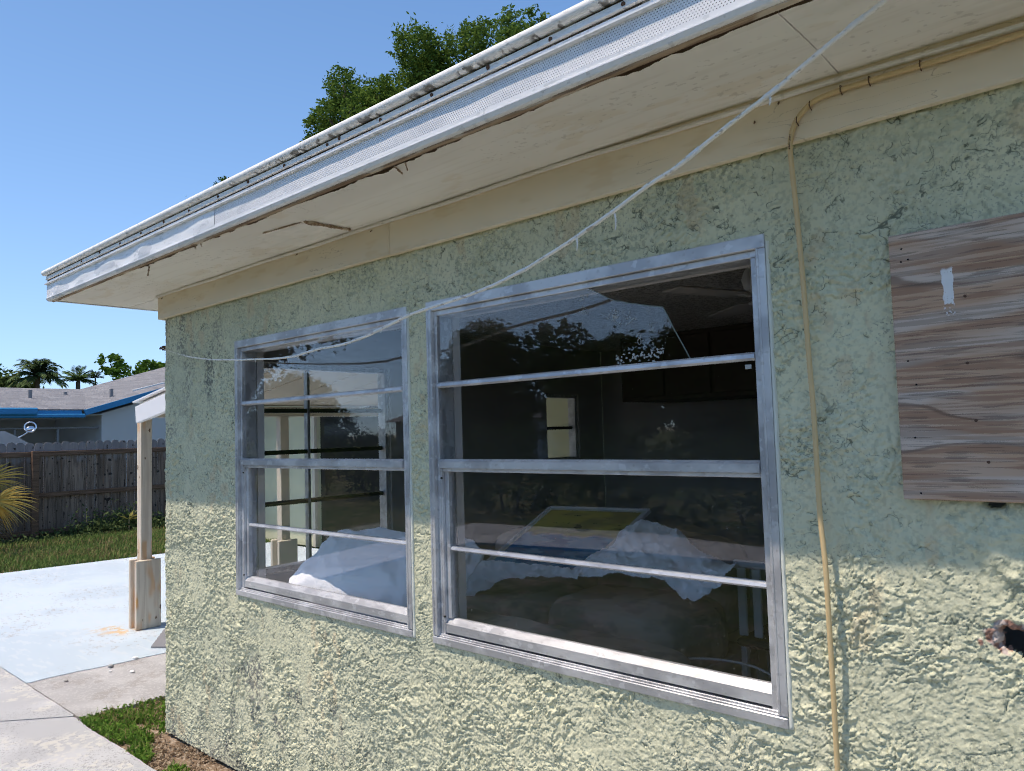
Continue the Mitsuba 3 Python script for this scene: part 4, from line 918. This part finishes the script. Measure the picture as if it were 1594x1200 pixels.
sheet1 = drape([[(.45, 1.75, .78), (.88, 1.50, .800), (1.25, 1.5, .838), (1.60, 1.58, .830), (1.84, 1.5, .845)], [(.45, 1.7, .70), (.88, 1.46, .74), (1.2, 1.46, .77), (1.55, 1.5, .79), (1.86, 1.48, .82)], [(.45, 1.65, .50), (.90, 1.45, .53), (1.12, 1.45, .65), (1.40, 1.47, .76), (1.86, 1.47, .80)]], 110, 60, .034, 3)
sheet2 = drape([[(1.80, 1.85, .90), (1.93, 1.85, 1.03), (2.07, 1.85, 1.09), (2.28, 1.85, 1.055), (2.42, 1.8, .97), (2.66, 1.78, .90)], [(1.76, 1.62, .84), (1.95, 1.62, .93), (2.1, 1.62, .98), (2.33, 1.62, .96), (2.5, 1.6, .92), (2.76, 1.55, .94)], [(1.80, 1.5, .80), (2.0, 1.48, .84), (2.2, 1.48, .86), (2.40, 1.48, .845), (2.53, 1.48, .77), (2.66, 1.5, .82)]], 120, 80, .048, 5, 8)
obj('cloth', sheet1, 'mat_sheet', SH, smooth=True)
obj('cloth', sheet2, 'mat_sheet', SH, smooth=True)
PC = thing('framed_picture', 'framed picture with yellow sky and blue sea leaning on the recliner', 'picture')
bl, dw, dh = np.array([1.08, 1.53, .81]), np.array([.74, .05, .01]), np.array([.14, .50, .315])
nn = np.cross(dw, dh); nn /= np.linalg.norm(nn)
obj('print', (np.array([bl, bl + dw, bl + dw + dh, bl + dh]) + nn * .004, np.array([[0, 1, 2], [0, 2, 3]])), 'mat_picture', PC, uv=np.array([(0, 0), (1, 0), (1, 1), (0, 1)], float))
obj('backing', trimesh.convex.convex_hull(np.vstack([[bl, bl + dw, bl + dw + dh, bl + dh], np.array([bl, bl + dw, bl + dw + dh, bl + dh]) - nn * .02])), 'mat_reveal', PC)
obj('frame', cat([beam(a_, b_, .018, .024) for a_, b_ in ((bl, bl + dw), (bl + dw, bl + dw + dh), (bl + dw + dh, bl + dh), (bl + dh, bl))]), 'mat_bead', PC)
PI = thing('pillow', 'large white pillow lying behind the left window', 'pillow')
pm = trimesh.creation.icosphere(subdivisions=5); nv_ = pm.vertices.copy()
pv = np.sign(nv_) * np.abs(nv_) ** np.array([.55, .55, 1.0])
edge_ = np.clip(np.maximum(np.abs(pv[:, 0]), np.abs(pv[:, 1])), 0, 1)
pv[:, 2] *= (1 - edge_ ** 4) ** .5 * .9 + .1
pv *= np.array([.46, .27, .125])
wr = (1 - np.abs(2 * meshkit.fbm(pv * [16, 9, 4] + 7, 3, 3) - 1))
fold = (1 - np.abs(2 * meshkit.fbm(np.stack([pv[:, 0] * 7 + pv[:, 1] * 5, pv[:, 1] * 3, pv[:, 2] * 2], 1) + 3, 3, 8) - 1)) ** 3
pv += nv_ * ((wr - .6) * .022 + (fold - .3) * .030)[:, None]
pm.vertices = pv
pm.apply_transform(trimesh.transformations.rotation_matrix(.50, (1, 0, 0))); pm.apply_transform(trimesh.transformations.rotation_matrix(.34, (0, 0, 1)))
pm.apply_translation((1.53, .375, .985)); obj('cushion', pm, 'mat_pillow', PI, smooth=True)
obj('corner_tuck', cat([soft((1.12, .21, .965), (.07, .04, .035), .8, 2, .004, 2, 40), soft((1.33, .085, .905), (.05, .03, .03), .8, 2, .004, 5, 40)]), 'mat_pillow', PI, smooth=True)
GT = thing('glass_table', 'small round glass table near the broken window', 'table')
obj('top', lathe([(0, .005), (.30, .005)], 48, (2.74, 1.25, .49)), 'mat_glass', GT)
obj('rim', tube(np.stack([2.74 + .302 * np.cos(lp), 1.25 + .302 * np.sin(lp), lp * 0 + .495], 1), .006, 6, False), 'mat_bead', GT, smooth=True)
obj('leg', tube([(2.74, 1.25, .02), (2.74, 1.25, .49)], .025, 10), 'mat_dark', GT, smooth=True)
CH = thing('slatted_chair', 'white chair with a slatted back behind the sofa', 'chair')
for k_ in range(5): obj('slat', rbox(2.55 + k_ * .085, 2.597 + k_ * .085, 1.99, 2.01, .50, .862, .004), 'mat_fan_white', CH)
obj('back_rail', rbox(2.53, 2.96, 1.985, 2.015, .864, .905, .008), 'mat_fan_white', CH)
obj('seat', rbox(2.53, 2.96, 1.995, 2.40, .44, .48, .01), 'mat_cabinet', CH)
for x, y in ((2.54, 2.02), (2.92, 2.02), (2.54, 2.34), (2.92, 2.34)): obj('leg', rbox(x, x + .035, y, y + .035, .02, .44, .004), 'mat_fan_white', CH)
CF = thing('ceiling_fan', 'white ceiling fan with a glass globe inside the right window', 'fan')
fc = np.array([3.10, 1.33])
obj('motor', lathe([(0, 2.22), (.07, 2.22), (.115, 2.25), (.125, 2.29), (.11, 2.33), (.03, 2.345), (.03, 2.40), (0, 2.40)], 28, (*fc, 0)), 'mat_fan_white', CF, smooth=40)
obj('globe', lathe([(0, 2.055), (.04, 2.06), (.075, 2.09), (.085, 2.13), (.06, 2.17), (.035, 2.20), (0, 2.20)], 24, (*fc, 0)), 'mat_fan_white', CF, smooth=True)
for a in (4.35, 2.45, .55, 1.5, 5.4)[:4]:
    B = numbered(CF + '__blade'); d = np.array([math.cos(a), math.sin(a)])
    p0, p1, p2 = [(*(fc + d * t), 2.205) for t in (.10, .19, .56)]
    obj('board', beam(p1, p2, .125, .008), 'mat_fan_wood', B)
    obj('bracket', beam(p0, p1, .035, .010), 'mat_fan_white', B)
CB = thing('wall_cabinet', 'row of dark wooden cupboards high on the rear room wall', 'cabinet')
obj('case', box(.9, 4.2, 3.42, 4.19, 1.86, 2.395), 'mat_cabinet', CB)
for k_ in range(8): obj('door', rbox(.93 + k_ * .41, 1.31 + k_ * .41, 3.395, 3.418, 1.89, 2.36, .006), 'mat_cabinet', CB)

# ------------------------------------------------------------------ grass, weeds, litter
def blades(P, h, rng, ca, cb, w=.004, lean=.5):
    n_ = len(P); az = rng.uniform(0, 2 * np.pi, n_); H_ = h * rng.uniform(.5, 1.25, n_)
    d = np.stack([np.cos(az), np.sin(az), az * 0], 1); s = np.stack([-np.sin(az), np.cos(az), az * 0], 1)
    ln = rng.uniform(.1, 1, n_)[:, None] * lean * H_[:, None]
    up = np.array([0, 0, 1.0])[None]
    a, b = P - s * w, P + s * w
    m1 = P + d * ln * .35 + up * H_[:, None] * .6
    c_, e_ = m1 - s * w * .8, m1 + s * w * .8
    tp = P + d * ln + up * H_[:, None]
    v = np.stack([a, b, e_, c_, tp], 1).reshape(-1, 3); k = np.arange(n_) * 5
    f = np.vstack([np.stack([k, k + 1, k + 2], 1), np.stack([k, k + 2, k + 3], 1), np.stack([k + 3, k + 2, k + 4], 1)])
    t = rng.uniform(0, 1, n_)[:, None]; col = np.array(ca) * (1 - t) + np.array(cb) * t
    dry = rng.uniform(0, 1, n_) < .08 + .30 * (meshkit.fbm(P * [1.7, 1.7, 0], 3, 9) > .55); col[dry] = np.array((.30, .24, .12)) * rng.uniform(.6, 1.2, (dry.sum(), 1))
    return trimesh.Trimesh(v, f, process=False), np.repeat(col, 5, 0)
rg = np.random.default_rng(77)
N = 60000
y_ = rg.uniform(-2.5, 5.2, N); x_ = rg.uniform(-10.75, -6.5, N)
ed = np.interp(y_, [-2.5, -.235, .95, 2.96, 4.5, 5.2], [-7.3, -7.3, -7.18, -6.95, -6.55, -6.4])
ok = x_ < ed - .01
P = np.stack([x_, y_, x_ * 0 - .035], 1)[ok]
dens = meshkit.fbm(P * [1.1, 1.1, 0], 3, 2); P = P[(dens > .40) | (rg.uniform(0, 1, len(P)) < .35)]
m_, c_ = blades(P, .085, rg, (.07, .14, .035), (.20, .26, .085), .0055, .9)
tag(obj('grass', m_, 'mat_blade', color=c_), 'patchy lawn between the patio and the fence', 'grass', None, 'stuff')
# rough weeds under the fence
rgw = np.random.default_rng(78)
cl = np.vstack([np.stack([-10.55 + rgw.normal(size=k_) * .14, yy + rgw.normal(size=k_) * sy, np.abs(rgw.normal(size=k_)) * sz - .02], 1) for yy, sy, sz, k_ in ((3.3, .30, .16, 900), (3.75, .22, .20, 900), (4.15, .3, .13, 700), (4.7, .3, .12, 600), (2.8, .3, .07, 350), (2.2, .4, .06, 300))])
m_, c_ = leaves(cl, .07, rgw, (.05, .085, .03), (.17, .22, .09), aspect=.5)
tag(obj('ground_weeds', m_, 'mat_leaf', color=c_), 'scruffy low weeds along the foot of the fence', 'weeds', None, 'stuff')
WD = thing('broadleaf_weed', 'tall yellowing broad-leaved weed at the fence beside the porch post', 'plant')
for k_, (az, el) in enumerate([(1.2, .7), (1.9, .5), (1.5, 1.2), (.9, .3), (2.3, .9), (-1.5, .6), (.1, .6)]):
    b_ = np.array((-10.35, 3.80, .22)); d = np.array([math.cos(az) * math.cos(el), math.sin(az) * math.cos(el), math.sin(el)]); s_ = np.cross(d, [0, 0, 1]); s_ /= np.linalg.norm(s_); L = .24
    vv = np.array([b_, b_ + d * L * .5 + s_ * .035, b_ + d * L - [0, 0, .04], b_ + d * L * .5 - s_ * .035])
    obj('leaf', (vv, np.array([[0, 1, 2], [0, 2, 3]])), 'mat_leaf', WD, color=np.array([(.30, .28, .09)] * 4))
obj('stem', tube([(-10.35, 3.80, -.03), (-10.35, 3.80, .23), (-10.33, 3.95, .40)], [.008, .007, .004], 6), 'mat_straw', WD)
for az in (.9, 1.5, 2.2):
    b_ = np.array((-10.33, 3.95, .40)); d = np.array([math.cos(az) * .7, math.sin(az) * .7, .7]); vv = np.array([b_, b_ + d * .07 + [.02, 0, 0], b_ + d * .15, b_ + d * .07 - [.02, 0, 0]])
    obj('leaf', (vv, np.array([[0, 1, 2], [0, 2, 3]])), 'mat_leaf', WD, color=np.array([(.42, .38, .16)] * 4))
# strip of lawn weeds between the walk and the wall
rg2 = np.random.default_rng(79)
n2 = 16000
P = np.stack([rg2.uniform(-.60, 6.0, n2), rg2.uniform(-.258, -.006, n2), np.full(n2, -.025)], 1)
keepp = meshkit.fbm(P * [4.5, 9, 0], 3, 5) + .45 * np.clip((-.05 - P[:, 0]) / .4, -.28, .3) - .40 * np.clip((P[:, 1] + .12) / .12, -.3, 1) > .46
P = P[keepp]
P = np.vstack([P, np.stack([rg2.uniform(-.59, -.01, 5200), rg2.uniform(-.02, 2.2, 5200), np.full(5200, -.025)], 1)])
m1, c1 = blades(P, .055, rg2, (.07, .15, .022), (.20, .31, .07), .0028, 1.0)
Pl = P[rg2.uniform(0, 1, len(P)) < .75]; Pl = Pl + np.stack([rg2.normal(size=len(Pl)) * .008, rg2.normal(size=len(Pl)) * .006, rg2.uniform(.01, .045, len(Pl))], 1)
m2, c2 = leaves(Pl, .026, rg2, (.07, .16, .02), (.20, .32, .06), aspect=.6)
tag(obj('lawn_strip', cat([m1, m2]), 'mat_blade', color=np.vstack([c1, c2])), 'bright green weeds and grass in the bed between the walk and the wall', 'weeds', None, 'stuff')
n3 = 7000
P = np.stack([rg2.uniform(-.5, 3.0, n3), rg2.uniform(-.255, -.004, n3), rg2.uniform(-.022, -.004, n3)], 1)
P = P[meshkit.fbm(P * [5, 9, 0] + 7, 3, 8) > .40]
m_, c_ = leaves(P, .022, rg2, (.24, .16, .10), (.46, .38, .28), flat=2.5, aspect=.5)
tag(obj('leaf_litter', m_, 'mat_blade', color=c_), 'dry brown leaves and chips on the soil at the foot of the wall', 'litter', None, 'stuff')
def pebble(name, label, x, y, z, r_, mat, seed):
    mm = trimesh.creation.icosphere(subdivisions=2, radius=r_); mm.vertices += mm.vertices * ((meshkit.fbm(mm.vertices / r_ * 1.3 + seed, 3, seed) - .5) * .9)[:, None]; mm.apply_scale((1.2, .9, .55)); mm.apply_translation((x, y, z + r_ * .3))
    tag(obj(name, mm, mat, smooth=True), label, 'stone', 'stones on the slab')
pebble('pebble', 'white pebble on the bare slab nearest the house corner', -1.31, .329, 0, .016, 'mat_tape', 1)
pebble('pebble', 'small pale stone on the bare slab near the paint edge', -1.459, .236, 0, .011, 'mat_tape', 2)
pebble('pebble', 'grey paint chip lump at the ragged edge of the blue paint', -1.576, .278, 0, .022, 'mat_slab', 3)
pebble('pebble', 'dark stone on the bare slab near the left end of the paint edge', -1.483, -.046, 0, .014, 'mat_slab', 4)
pebble('pebble', 'stone cluster on the paint edge closest to the mat', -1.643, .482, 0, .020, 'mat_tape', 5)
